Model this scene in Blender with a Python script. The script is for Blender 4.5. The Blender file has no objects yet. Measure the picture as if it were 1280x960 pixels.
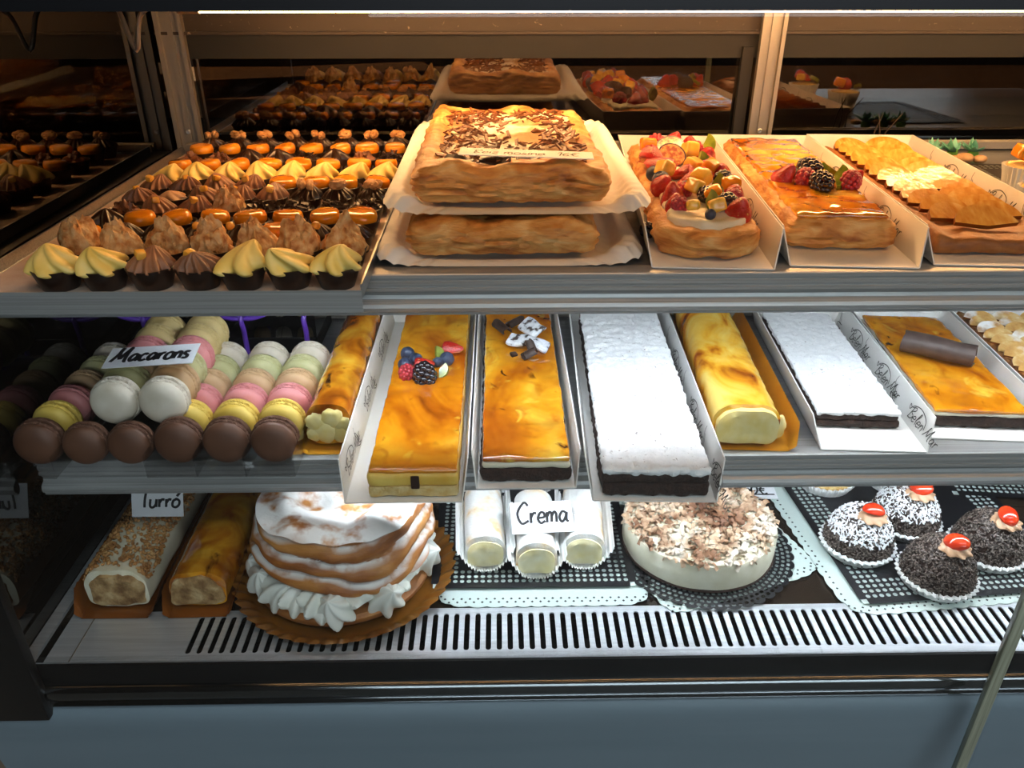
import bpy, bmesh, math, random
from mathutils import Vector, Matrix, noise, Euler
from math import sin, cos, pi, tan, atan, radians, sqrt
R = random.Random(11)
SC = bpy.context.scene
COL = SC.collection

# ------------------------------------------------------------------ camera (metres; x right, y into the case, z up)
CZ, FPX, PITCH, YAW = 1.42, 1000.0, radians(28.4), radians(0.98)
ZU, ZM, ZD = CZ - .258, CZ - .445, CZ - .620          # upper shelf, middle shelf, deck
cam_d = bpy.data.cameras.new('camera'); cam = bpy.data.objects.new('camera', cam_d); COL.objects.link(cam)
cam_d.sensor_fit = 'HORIZONTAL'; cam_d.sensor_width = 36; cam_d.lens = 36 * FPX / 1280; cam_d.clip_start = .01
cam.location = (0, 0, CZ); cam.rotation_euler = (pi / 2 - PITCH, 0, -YAW)
SC.camera = cam

def P(u, v, z):
    """world point at height z seen at photo pixel (u, v)"""
    d = Vector(((u - 640) / FPX, (480 - v) / FPX, -1))
    d = Euler((pi / 2 - PITCH, 0, -YAW)).to_matrix() @ d
    return Vector((0, 0, CZ)) + d * ((z - CZ) / d.z)

# ------------------------------------------------------------------ geometry helpers: a geo is (verts, faces)
def tf(g, loc=(0, 0, 0), rot=(0, 0, 0), sc=(1, 1, 1)):
    if not hasattr(sc, '__len__'): sc = (sc, sc, sc)
    m = Matrix.LocRotScale(Vector(loc), Euler(rot), Vector(sc))
    return [m @ Vector(v) for v in g[0]], g[1]

def join(*gs):
    V, F = [], []
    for v, f in gs:
        b = len(V); V.extend(v); F.extend([tuple(i + b for i in q) for q in f])
    return V, F

def surf(nu, nv, fn, closeu=False, cap0=False, cap1=False):
    V = [Vector(fn(i / (nu if closeu else nu - 1), j / (nv - 1))) for j in range(nv) for i in range(nu)]
    F = []
    for j in range(nv - 1):
        for i in range(nu if closeu else nu - 1):
            a, b = j * nu + i, j * nu + (i + 1) % nu
            F.append((a, b, b + nu, a + nu))
    if cap0: F.append(tuple(range(nu - 1, -1, -1)))
    if cap1: F.append(tuple((nv - 1) * nu + i for i in range(nu)))
    return V, F

def lathe(prof, n=24, fr=None):
    """prof [(r, z)] bottom to top; fr(theta, r, z, k) may change the radius"""
    def fn(u, v):
        k = v * (len(prof) - 1); r, z = prof[min(int(round(k)), len(prof) - 1)]; t = u * 2 * pi
        if fr: r = fr(t, r, z, k)
        return r * cos(t), r * sin(t), z
    return surf(n, len(prof), fn, True, prof[0][0] > 1e-6, prof[-1][0] > 1e-6)

def box(sx, sy, sz, loc=(0, 0, 0), rot=(0, 0, 0), bev=0):
    """centred in x and y, bottom at z = 0 before loc and rot"""
    if bev:
        bm = bmesh.new(); bmesh.ops.create_cube(bm, size=1)
        for v in bm.verts: v.co = Vector((v.co.x * sx, v.co.y * sy, (v.co.z + .5) * sz))
        bmesh.ops.bevel(bm, geom=bm.edges[:], offset=bev, segments=2, profile=.5, affect='EDGES')
        bm.verts.index_update(); g = [v.co.copy() for v in bm.verts], [tuple(v.index for v in f.verts) for f in bm.faces]; bm.free()
    else:
        x, y = sx / 2, sy / 2
        g = [Vector(p) for p in ((-x, -y, 0), (x, -y, 0), (x, y, 0), (-x, y, 0), (-x, -y, sz), (x, -y, sz), (x, y, sz), (-x, y, sz))], \
            [(3, 2, 1, 0), (4, 5, 6, 7), (0, 1, 5, 4), (1, 2, 6, 5), (2, 3, 7, 6), (3, 0, 4, 7)]
    return tf(g, loc, rot)

def rbox(sx, sy, sz, r, step=.004, fn=None):
    """rounded box on a fine lattice, bottom at z = 0; fn(point, outward) -> point"""
    n = [max(3, int(round(s / step))) for s in (sx, sy, sz)]
    h = Vector((sx / 2, sy / 2, sz / 2)); idx, V, F = {}, [], []
    def vid(i, j, k):
        key = (i, j, k)
        if key not in idx:
            p = Vector((-h.x + sx * i / n[0], -h.y + sy * j / n[1], -h.z + sz * k / n[2]))
            rr = min(r, *h)
            q = Vector([max(-(h[a] - rr), min(h[a] - rr, p[a])) for a in range(3)]); d = p - q
            if d.length > 1e-9: p = q + d.normalized() * rr
            o = d.normalized() if d.length > 1e-9 else Vector((0, 0, 1))
            p = p + Vector((0, 0, h.z))
            if fn: p = Vector(fn(p, o)); p.z = max(p.z, 0)
            idx[key] = len(V); V.append(p)
        return idx[key]
    for a in range(3):
        b, c = (a + 1) % 3, (a + 2) % 3
        for s in (0, n[a]):
            for i in range(n[b]):
                for j in range(n[c]):
                    q = []
                    for di, dj in ((0, 0), (1, 0), (1, 1), (0, 1)):
                        t = [0, 0, 0]; t[a] = s; t[b] = i + di; t[c] = j + dj; q.append(vid(*t))
                    F.append(tuple(q if s else q[::-1]))
    return V, F

def ico(r=1, sub=2, fn=None):
    bm = bmesh.new(); bmesh.ops.create_icosphere(bm, subdivisions=sub, radius=1)
    V = [v.co.copy() for v in bm.verts]; F = [tuple(v.index for v in f.verts) for f in bm.faces]; bm.free()
    return [(Vector(fn(v)) if fn else v) * r for v in V], F

def tube(pts, r, n=8, r1=None, cap=True):
    pts = [Vector(p) for p in pts]; V, F = [], []; m = len(pts); up = None
    for k, p in enumerate(pts):
        t = (pts[min(k + 1, m - 1)] - pts[max(k - 1, 0)]).normalized()
        if up is None: up = t.orthogonal().normalized()
        up = (up - t * up.dot(t)).normalized(); s = t.cross(up)
        rr = r if r1 is None else r + (r1 - r) * k / (m - 1)
        V += [p + (up * cos(2 * pi * i / n) + s * sin(2 * pi * i / n)) * rr for i in range(n)]
    for k in range(m - 1):
        for i in range(n):
            a, b = k * n + i, k * n + (i + 1) % n; F.append((a, b, b + n, a + n))
    if cap: F += [tuple(range(n - 1, -1, -1)), tuple((m - 1) * n + i for i in range(n))]
    return V, F

def extrude_x(prof, x0, x1):
    """closed (y, z) outline swept along x"""
    n = len(prof)
    V = [Vector((x, y, z)) for x in (x0, x1) for y, z in prof]
    F = [(i, (i + 1) % n, n + (i + 1) % n, n + i) for i in range(n)] + [tuple(range(n - 1, -1, -1)), tuple(range(n, 2 * n))]
    return V, F

def smooth_path(pts, sub=5):
    if len(pts) < 3: return [Vector(p) for p in pts]
    P_ = [Vector(p) for p in pts]; out = []
    for k in range(len(P_) - 1):
        a, b, c, d = P_[max(k - 1, 0)], P_[k], P_[k + 1], P_[min(k + 2, len(P_) - 1)]
        for i in range(sub):
            t = i / sub
            out.append(.5 * (2 * b + (c - a) * t + (2 * a - 5 * b + 4 * c - d) * t * t + (3 * b - a - 3 * c + d) * t ** 3))
    return out + [P_[-1]]

def nz(p, s=1.0, seed=0.0):
    return noise.noise(Vector((p[0] * s + seed, p[1] * s - seed * 1.7, p[2] * s + seed * .31)))
def fz(p, s=1.0, seed=0.0, o=4):
    return noise.fractal(Vector((p[0] * s + seed, p[1] * s - seed * 1.7, p[2] * s + seed * .31)), 1.0, 2.0, o)

# ------------------------------------------------------------------ objects
def mesh(name, g, m, smooth=True, ang=40):
    me = bpy.data.meshes.new(name); me.from_pydata([tuple(v) for v in g[0]], [], g[1]); me.validate()
    if smooth:
        me.polygons.foreach_set('use_smooth', [True] * len(me.polygons)); me.set_sharp_from_angle(angle=radians(ang))
    for q in (m if isinstance(m, (list, tuple)) else [m]): me.materials.append(q)
    me.update(); return me

def obj(name, g, m, parent=None, loc=(0, 0, 0), rot=(0, 0, 0), label=None, smooth=True, ang=40, kind=None):
    me = g if isinstance(g, bpy.types.Mesh) else mesh(name, g, m, smooth, ang)
    o = bpy.data.objects.new(name, me); COL.objects.link(o)
    o.location = loc; o.rotation_euler = rot
    if parent: o.parent = parent
    if label: o['label'] = label
    if kind: o['kind'] = kind
    return o

def tag(o, label, cat, group=None):
    o['label'] = label; o['category'] = cat
    if group: o['group'] = group
    return o

def thing(name, label, cat, loc=(0, 0, 0), rot=(0, 0, 0), group=None):
    o = bpy.data.objects.new(name, None); COL.objects.link(o); o.empty_display_size = .02
    o.location = loc; o.rotation_euler = rot if hasattr(rot, '__len__') else (0, 0, rot)
    return tag(o, label, cat, group)

def dup(o, parent=None):
    kids = list(o.children); c = o.copy(); COL.objects.link(c)
    if parent: c.parent = parent
    for k in kids: dup(k, c)
    return c

# ------------------------------------------------------------------ materials
def C(h):
    h = h.lstrip('#'); out = []
    for i in (0, 2, 4):
        c = int(h[i:i + 2], 16) / 255; out.append(c / 12.92 if c <= .04045 else ((c + .055) / 1.055) ** 2.4)
    return (*out, 1)

def mat(name, col, rough=.5, metal=0, spec=.5, coat=0, sss=0, ramp=None, scale=60, detail=4, stretch=(1, 1, 1), distort=0,
        bump=0, bscale=250, bdetail=3, bstretch=(1, 1, 1), layers=(), sugar=None, emit=0, aniso=0):
    m = bpy.data.materials.new(name); m.use_nodes = True; nt = m.node_tree; N, L = nt.nodes, nt.links
    b = N['Principled BSDF']; b.inputs['Base Color'].default_value = C(col); b.inputs['Roughness'].default_value = rough
    b.inputs['Metallic'].default_value = metal; b.inputs['Specular IOR Level'].default_value = spec
    b.inputs['Coat Weight'].default_value = coat; b.inputs['Coat Roughness'].default_value = .08
    if sss:
        b.inputs['Subsurface Weight'].default_value = sss; b.inputs['Subsurface Radius'].default_value = (.006, .004, .002); b.inputs['Subsurface Scale'].default_value = 1
    if emit:
        b.inputs['Emission Color'].default_value = C(col); b.inputs['Emission Strength'].default_value = emit
    tc = N.new('ShaderNodeTexCoord'); oi = N.new('ShaderNodeObjectInfo')
    off = N.new('ShaderNodeVectorMath'); off.operation = 'SCALE'; off.inputs[0].default_value = (1.3, 2.1, .7); L.new(oi.outputs['Random'], off.inputs['Scale'])
    add = N.new('ShaderNodeVectorMath'); L.new(tc.outputs['Object'], add.inputs[0]); L.new(off.outputs[0], add.inputs[1])
    def nt_noise(sc, det, st, dis=0):
        mp = N.new('ShaderNodeMapping'); mp.inputs['Scale'].default_value = st; L.new(add.outputs[0], mp.inputs['Vector'])
        n = N.new('ShaderNodeTexNoise'); n.inputs['Scale'].default_value = sc; n.inputs['Detail'].default_value = det; n.inputs['Distortion'].default_value = dis
        L.new(mp.outputs[0], n.inputs['Vector']); return n.outputs['Fac']
    out = None
    if ramp:
        r = N.new('ShaderNodeValToRGB'); e = r.color_ramp.elements
        while len(e) < len(ramp): e.new(.5)
        for q, (p, c) in zip(e, ramp): q.position = p; q.color = C(c)
        L.new(nt_noise(scale, detail, stretch, distort), r.inputs['Fac']); out = r.outputs['Color']
    def over(fac, c):
        nonlocal out
        mx = N.new('ShaderNodeMix'); mx.data_type = 'RGBA'; L.new(fac, mx.inputs['Factor'])
        if out: L.new(out, mx.inputs[6])
        else: mx.inputs[6].default_value = C(col)
        mx.inputs[7].default_value = C(c); out = mx.outputs[2]
    for sc, lo, hi, c, st in layers:
        mr = N.new('ShaderNodeMapRange'); mr.inputs['From Min'].default_value = lo; mr.inputs['From Max'].default_value = hi
        L.new(nt_noise(sc, 5, st, .6), mr.inputs['Value']); over(mr.outputs[0], c)
    if sugar:                                    # a dusting lies on what faces up
        sc, lo, hi, u0, u1 = sugar
        ge = N.new('ShaderNodeNewGeometry'); sx = N.new('ShaderNodeSeparateXYZ'); L.new(ge.outputs['Normal'], sx.inputs[0])
        a = N.new('ShaderNodeMapRange'); a.inputs['From Min'].default_value = u0; a.inputs['From Max'].default_value = u1; L.new(sx.outputs['Z'], a.inputs['Value'])
        c_ = N.new('ShaderNodeMapRange'); c_.inputs['From Min'].default_value = lo; c_.inputs['From Max'].default_value = hi; L.new(nt_noise(sc, 6, (1, 1, 1)), c_.inputs['Value'])
        mu = N.new('ShaderNodeMath'); mu.operation = 'MULTIPLY'; L.new(a.outputs[0], mu.inputs[0]); L.new(c_.outputs[0], mu.inputs[1]); over(mu.outputs[0], 'f4f2ee')
    if out: L.new(out, b.inputs['Base Color'])
    if bump:
        bn = N.new('ShaderNodeBump'); bn.inputs['Strength'].default_value = bump; bn.inputs['Distance'].default_value = .002
        L.new(nt_noise(bscale, bdetail, bstretch), bn.inputs['Height']); L.new(bn.outputs[0], b.inputs['Normal'])
        if coat: L.new(bn.outputs[0], b.inputs['Coat Normal'])
    return m

def glass_mat(name, tint, refl, rough=0.0, fres=True):
    """clear sheet: see-through with a mirror-like sheen"""
    m = bpy.data.materials.new(name); m.use_nodes = True; nt = m.node_tree; N, L = nt.nodes, nt.links
    for n in list(N):
        if n.type == 'BSDF_PRINCIPLED': N.remove(n)
    t = N.new('ShaderNodeBsdfTransparent'); t.inputs['Color'].default_value = C(tint)
    g = N.new('ShaderNodeBsdfGlossy'); g.inputs['Roughness'].default_value = rough; g.inputs['Color'].default_value = (1, 1, 1, 1)
    mx = N.new('ShaderNodeMixShader'); L.new(t.outputs[0], mx.inputs[1]); L.new(g.outputs[0], mx.inputs[2])
    if fres:
        lw = N.new('ShaderNodeLayerWeight'); lw.inputs['Blend'].default_value = .5
        pw = N.new('ShaderNodeMath'); pw.operation = 'POWER'; pw.inputs[1].default_value = 5; L.new(lw.outputs['Facing'], pw.inputs[0])
        mu = N.new('ShaderNodeMath'); mu.operation = 'MULTIPLY_ADD'; mu.inputs[1].default_value = .9 * refl; mu.inputs[2].default_value = .022 * refl; L.new(pw.outputs[0], mu.inputs[0]); L.new(mu.outputs[0], mx.inputs[0])
    else: mx.inputs[0].default_value = refl
    L.new(mx.outputs[0], N['Material Output'].inputs['Surface']); return m

CARAMEL = [(.30, 'fccb48'), (.42, 'f4a922'), (.52, 'e48c10'), (.62, 'b85f08'), (.72, '6e2c08')]
M = dict(
 steel=mat('brushed_steel', 'b9bcbf', .32, 1, ramp=[(.3, 'a9adb0'), (.7, 'cdd0d2')], scale=40, stretch=(.3, 20, 20)),
 grille=mat('grille_steel', 'd3d8dc', .38, .6, ramp=[(.3, 'c8cdd2'), (.7, 'dfe4e8')], scale=30, stretch=(.5, 12, 12)),
 alu=mat('anodised_aluminium', 'aeaeac', .38, .45, ramp=[(.35, 'a4a4a2'), (.65, 'bababa')], scale=20, stretch=(.2, 30, 30)),
 aluw=mat('pale_aluminium', '8c857b', .42, .5), header=mat('dusty_header_rail', '352c26', .6, .2, layers=[(160, .68, .74, '8a7c6c', (1, 1, 1))]),
 black=mat('black_lacquer', '0c0c0e', .42, spec=.25), blackm=mat('black_matt', '0e0e0f', .7),
 panel=mat('grey_metal_panel', '8494a0', .5, 0, spec=.35, ramp=[(.3, '7f8f9b'), (.7, '8999a5')], scale=6, stretch=(.3, 4, 4)),
 deck=mat('brown_glass_deck', '2a211d', .12, ramp=[(.3, '241c19'), (.7, '33291f')], scale=8),
 shelf=mat('shelf_surface', '9a9da0', .3, .7, ramp=[(.3, '909396'), (.7, 'a6a9ac')], scale=20, stretch=(.4, 8, 8)),
 card=mat('white_card', 'eceae6', .55, ramp=[(.3, 'e6e4e0'), (.7, 'f0eeea')], scale=30, bump=.05, bscale=500),
 paper=mat('white_paper', 'f4f4f2', .6, ramp=[(.3, 'eeeeec'), (.7, 'f7f7f5')], scale=60, bump=.08, bscale=400),
 sign=mat('sign_card', 'eef0f4', .45), ink=mat('black_ink', '141216', .5), ink2=mat('printed_ink', '34322f', .5), redink=mat('red_ink', '8a2a20', .5),
 goldcake=mat('old_gold_card', '9a621e', .3, .45, coat=.3, ramp=[(.3, '8a5416'), (.7, 'b0762a')], scale=14),
 goldcard=mat('gold_card', 'd8921f', .3, .45, coat=.3, ramp=[(.3, 'c67f16'), (.7, 'e6a52c')], scale=14),
 bronzecard=mat('bronze_card', '9a5a20', .32, .45, coat=.2, ramp=[(.3, '8a4d1a'), (.7, 'a96626')], scale=14),
 lace=mat('black_lace_card', '17171b', .4), doily=mat('pale_doily', 'c9d8d2', .6), liner=mat('tray_paper', 'd6b9a4', .6, ramp=[(.35, 'c9a892'), (.65, 'dfc6b4')], scale=30, layers=[(120, .66, .72, '6b3a22', (1, 1, 1))]),
 choco=mat('dark_chocolate', '2a150d', .32, ramp=[(.3, '241109'), (.7, '351c11')], scale=80, bump=.1),
 cup=mat('chocolate_cup', '1d0f0a', .35, ramp=[(.3, '190c07'), (.7, '26140d')], scale=60),
 chocm=mat('matt_chocolate', '4a3a35', .5, ramp=[(.3, '42322d'), (.7, '564640')], scale=90),
 chocmilk=mat('milk_chocolate', '6b3d22', .4, ramp=[(.3, '5c3219'), (.7, '7c4a2c')], scale=90),
 ganache=mat('dark_ganache', '2c160c', .3, ramp=[(.3, '251208'), (.7, '3a2012')], scale=80, coat=.2),
 chocream=mat('chocolate_cream', '8a5a3c', .45, ramp=[(.3, '7d4f33'), (.7, '99694a')], scale=60),
 mocha=mat('mocha_cream', 'c39a76', .45, ramp=[(.3, 'b98e6a'), (.7, 'cfa986')], scale=60),
 yellow=mat('lemon_cream', 'eccb6c', .42, ramp=[(.3, 'e4c05a'), (.7, 'f2d680')], scale=50),
 praline=mat('praline_cream', 'd9b98c', .6, ramp=[(.34, 'a8682e'), (.46, 'c8945a'), (.58, 'd8b27c'), (.72, 'e2c698')], scale=120, detail=5, bump=.7, bscale=300),
 orange=mat('orange_jelly', 'ee9214', .16, coat=.6, ramp=[(.3, 'e27f0c'), (.7, 'f5a223')], scale=40),
 walnut=mat('walnut_kernel', 'c08a50', .5, ramp=[(.3, '9c6430'), (.55, 'c8935a'), (.75, 'dfb67e')], scale=160, bump=.5, bscale=350),
 candied=mat('candied_fruit', 'f0ac3a', .25, coat=.5, ramp=[(.3, 'e89c28'), (.7, 'f6bd58')], scale=100),
 puff=mat('puff_pastry', 'd99a4e', .5, ramp=[(.28, '945420'), (.42, 'c98640'), (.56, 'e3aa60'), (.70, 'f2ca8a')], scale=30, detail=7, stretch=(1, 1, 3), distort=.8, bump=.8, bscale=140, bstretch=(1, 1, 4)),
 pufftop=mat('baked_puff_crust', 'a8672c', .45, ramp=[(.25, '74401a'), (.45, 'a4622a'), (.6, 'c0803e'), (.8, 'd69c5a')], scale=22, detail=6, stretch=(1, 1, 2.5), bump=.35, bscale=160, bstretch=(1, 1, 3), sugar=(45, .36, .52, .56, .84)),
 crust=mat('brown_crust', '9d6230', .55, ramp=[(.3, '7d4a20'), (.6, 'a86c36'), (.8, 'c08648')], scale=40, detail=5, stretch=(1, 1, 3), bump=.5, bscale=200),
 sponge=mat('sponge', 'e2c078', .7, ramp=[(.3, 'd2a95c'), (.7, 'edd294')], scale=120, bump=.7, bscale=420),
 endcut=mat('roll_end_crumb', 'a88456', .7, ramp=[(.34, '7e5a34'), (.5, 'b08c5c'), (.66, 'd2b484')], scale=70, detail=6, bump=.9, bscale=260),
 chsponge=mat('chocolate_sponge', '2c1a13', .8, ramp=[(.3, '20120c'), (.7, '3d261b')], scale=160, bump=.9, bscale=380),
 caramel=mat('burnt_caramel_glaze', 'f0a11c', .12, coat=.8, ramp=CARAMEL, scale=13, detail=5, stretch=(1, .6, 1), distort=.9, bump=.12, bscale=60,
     layers=[(9, .50, .76, 'a8560c', (1, .7, 1)), (45, .52, .74, 'c26e0e', (1, .7, 1)), (17, .60, .82, '7a380a', (1, 1.3, 1)), (26, .62, .74, 'fbd250', (1, 1, 1)), (60, .66, .74, '5a2408', (1, .6, 1))]),
 caramelb=mat('dark_caramel_glaze', 'c4761a', .12, coat=.8, ramp=[(.3, 'f4bc40'), (.45, 'e29a24'), (.58, 'bd6c12'), (.72, '6a300c')], scale=22, detail=6, distort=.8, bump=.15, bscale=70, layers=[(15, .50, .68, '8a430c', (1, .6, 1)), (34, .60, .70, '4a2008', (1, .7, 1))]),
 rollskin=mat('burnt_cream_roll', 'f1c34e', .2, coat=.5, ramp=[(.34, 'f7d774'), (.48, 'f0b637'), (.55, 'd98d1c'), (.62, '9c4f10'), (.72, '5c2608')], scale=20, detail=6, distort=1.0, stretch=(1, .55, 1), bump=.2, bscale=90),
 custbar=mat('yellow_custard_layer', 'eebf4a', .4, ramp=[(.3, 'e2a832'), (.7, 'f4d068')], scale=40, bump=.25, bscale=120), custpale=mat('pale_custard', 'fbedbc', .4, ramp=[(.3, 'f6e4a4'), (.7, 'fdf4d2')], scale=60, bump=.2, bscale=120),
 custard=mat('custard', 'f4e08e', .4, ramp=[(.3, 'efd578'), (.7, 'f8eaac')], scale=60, bump=.25, bscale=120),
 cream=mat('whipped_cream', 'eef0e6', .5, ramp=[(.3, 'e6e9de'), (.7, 'f4f5ee')], scale=30),
 ivory=mat('ivory_cream', 'e9e2c8', .5, ramp=[(.3, 'ded6b8'), (.7, 'efe9d4')], scale=50, bump=.15, bscale=150),
 sugar=mat('icing_sugar', 'f5f6f8', .8, ramp=[(.3, 'eef0f2'), (.7, 'fbfbfc')], scale=150, bump=.35, bscale=500, layers=[(150, .66, .72, '8d8682', (1, 1, 1)), (420, .66, .70, 'a8a29e', (1, 1, 1))]),
 sugartop=mat('sugared_roll', 'efe7da', .75, ramp=[(.3, 'd9ae74'), (.40, 'ead8bd'), (.5, 'e6e4e0'), (.8, 'eeedea')], scale=34, detail=5, bump=.35, bscale=260),
 nuts=mat('chopped_nuts', 'a8733c', .5, ramp=[(.3, '80501f'), (.5, 'ac7840'), (.7, 'cfa268')], scale=90, bump=.2),
 flake=mat('chocolate_flake', '33231d', .5, ramp=[(.3, '271a15'), (.7, '4a3830')], scale=120),
 sflake=mat('sugared_flake', 'e9ecf0', .7, ramp=[(.38, '453834'), (.46, 'cfd2d6'), (.7, 'f6f7f9')], scale=120),
 shav=mat('dusted_white_shavings', 'ead6c2', .6, ramp=[(.34, 'f1e6d6'), (.45, 'cfae8e'), (.56, '966a4c'), (.70, '643c26')], scale=26, detail=6),
 chips=mat('chocolate_chips', '7a4524', .45, ramp=[(.3, '5d3016'), (.7, '9c6238')], scale=150),
 cherry=mat('glace_cherry', 'e2321a', .1, coat=.9, ramp=[(.3, 'd62814'), (.7, 'f04a22')], scale=60),
 straw=mat('strawberry', 'b81e1a', .25, coat=.5, ramp=[(.3, 'a3140f'), (.6, 'c42a20'), (.8, 'dc5a3c')], scale=90, bump=.6, bscale=460, layers=[(430, .66, .71, 'e0a050', (1, 1, 1))]),
 strawcut=mat('strawberry_cut_face', 'd9552f', .22, coat=.6, ramp=[(.3, 'cc3a22'), (.6, 'e0683e'), (.8, 'eeb08c')], scale=70),
 rasp=mat('raspberry', 'b02a35', .3, coat=.3), blackb=mat('blackberry', '1c1016', .15, coat=.6), blueb=mat('blueberry', '2a3450', .45, ramp=[(.3, '202842'), (.7, '46546e')], scale=80),
 kiwi=mat('kiwi', '7c8a20', .3, coat=.3, ramp=[(.3, '5c6a14'), (.6, '8a9628'), (.8, 'b4b458')], scale=110), pine=mat('yellow_fruit', 'eeb63a', .25, coat=.5, ramp=[(.3, 'e2a226'), (.7, 'f6cc5c')], scale=70),
 fig=mat('fig_skin', '3a1d26', .35, coat=.3), figf=mat('fig_flesh', 'd9a066', .3, coat=.4, ramp=[(.4, '98402a'), (.55, 'c08a50'), (.7, 'd8a868')], scale=240),
 apple=mat('glazed_apple', 'e0a24e', .2, coat=.6, ramp=[(.3, 'c8812e'), (.55, 'e0a850'), (.75, 'f0cb80')], scale=40, stretch=(1, 3, 1), bump=.25, bscale=160),
 applerim=mat('apple_skin_edge', '8a4a18', .3, coat=.3),
 apple2=mat('baked_apple', 'd9ad6c', .3, coat=.3, ramp=[(.3, 'b5793a'), (.5, 'd8a862'), (.7, 'ecd09a')], scale=50, bump=.2, sugar=(28, .50, .62, .1, .6)),
 purple=mat('purple_ribbon', '6a3fb5', .4, coat=.2), succ=mat('succulent_leaf', '4f9a86', .4, ramp=[(.3, '3f8a76'), (.7, '74b8a4')], scale=60), succb=mat('succulent_base', '5f9a3c', .5), pebble=mat('beige_pebble', 'b08a60', .7, ramp=[(.3, '96724a'), (.7, 'c6a27a')], scale=60),
 twig=mat('dry_twig', '2c1c14', .8), wood=mat('wood_board', 'a98a66', .55, ramp=[(.3, '977854'), (.7, 'b79a78')], scale=14, stretch=(1, 8, 8)),
 wall=mat('brown_wall', '2a201a', .9, ramp=[(.3, '261c17'), (.7, '30251e')], scale=3), floor=mat('tiled_floor', '7a746c', .5, ramp=[(.3, '6e6860'), (.7, '88827a')], scale=2), ceil=mat('ceiling_paint', '4a4542', .9),
 tube_added=mat('added_front_tube_glow', 'ffbe7c', .5, emit=16), chrome=mat('dark_polished_rail', '6a6e72', .12, 1), added_daylight=mat('added_daylight_glow', 'dfeaf5', .5, emit=3.8),  # glows of the added front tube and the added daylight pane
 tube=mat('warm_tube_glow', 'ffbe7c', .5, emit=96), led=mat('cool_led_glow', 'eaf3ff', .5, emit=54),
 clear=glass_mat('clear_plastic', 'f2f2f2', 1.6), front=glass_mat('front_glass_clear', 'f4f6f5', 1.0), rear=glass_mat('rear_glass_dark', 'a89a8e', .13, fres=False), end=glass_mat('end_glass_dark', '4a423e', .13, fres=False),
 edge=mat('glass_edge', '8a8f78', .2, coat=.5, ramp=[(.3, '767b66'), (.7, '9ea38c')], scale=20, stretch=(20, 20, .5)),
)
def mac(name, c, d): return mat(name, c, .5, sss=.0, ramp=[(.3, c), (.7, d)], scale=40), mat(name + '_foot', c, .75, ramp=[(.3, d), (.7, c)], scale=200, bump=.9, bscale=420)
MAC = dict(brown=mac('macaron_brown', '6b4632', '5a3826'), yellow=mac('macaron_yellow', 'f0d06a', 'd8b040'), pink=mac('macaron_pink', 'e4989a', 'd4807e'), beige=mac('macaron_caramel', 'd2ae84', 'c39c70'),
           green=mac('macaron_green', 'd0cd9c', 'b5b078'), white=mac('macaron_white', 'e8dece', 'cdbfa8'), cream=mac('macaron_cream', 'dcc488', 'ceb476'))
MFILL = mat('macaron_filling', '8a6a4a', .6)
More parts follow.
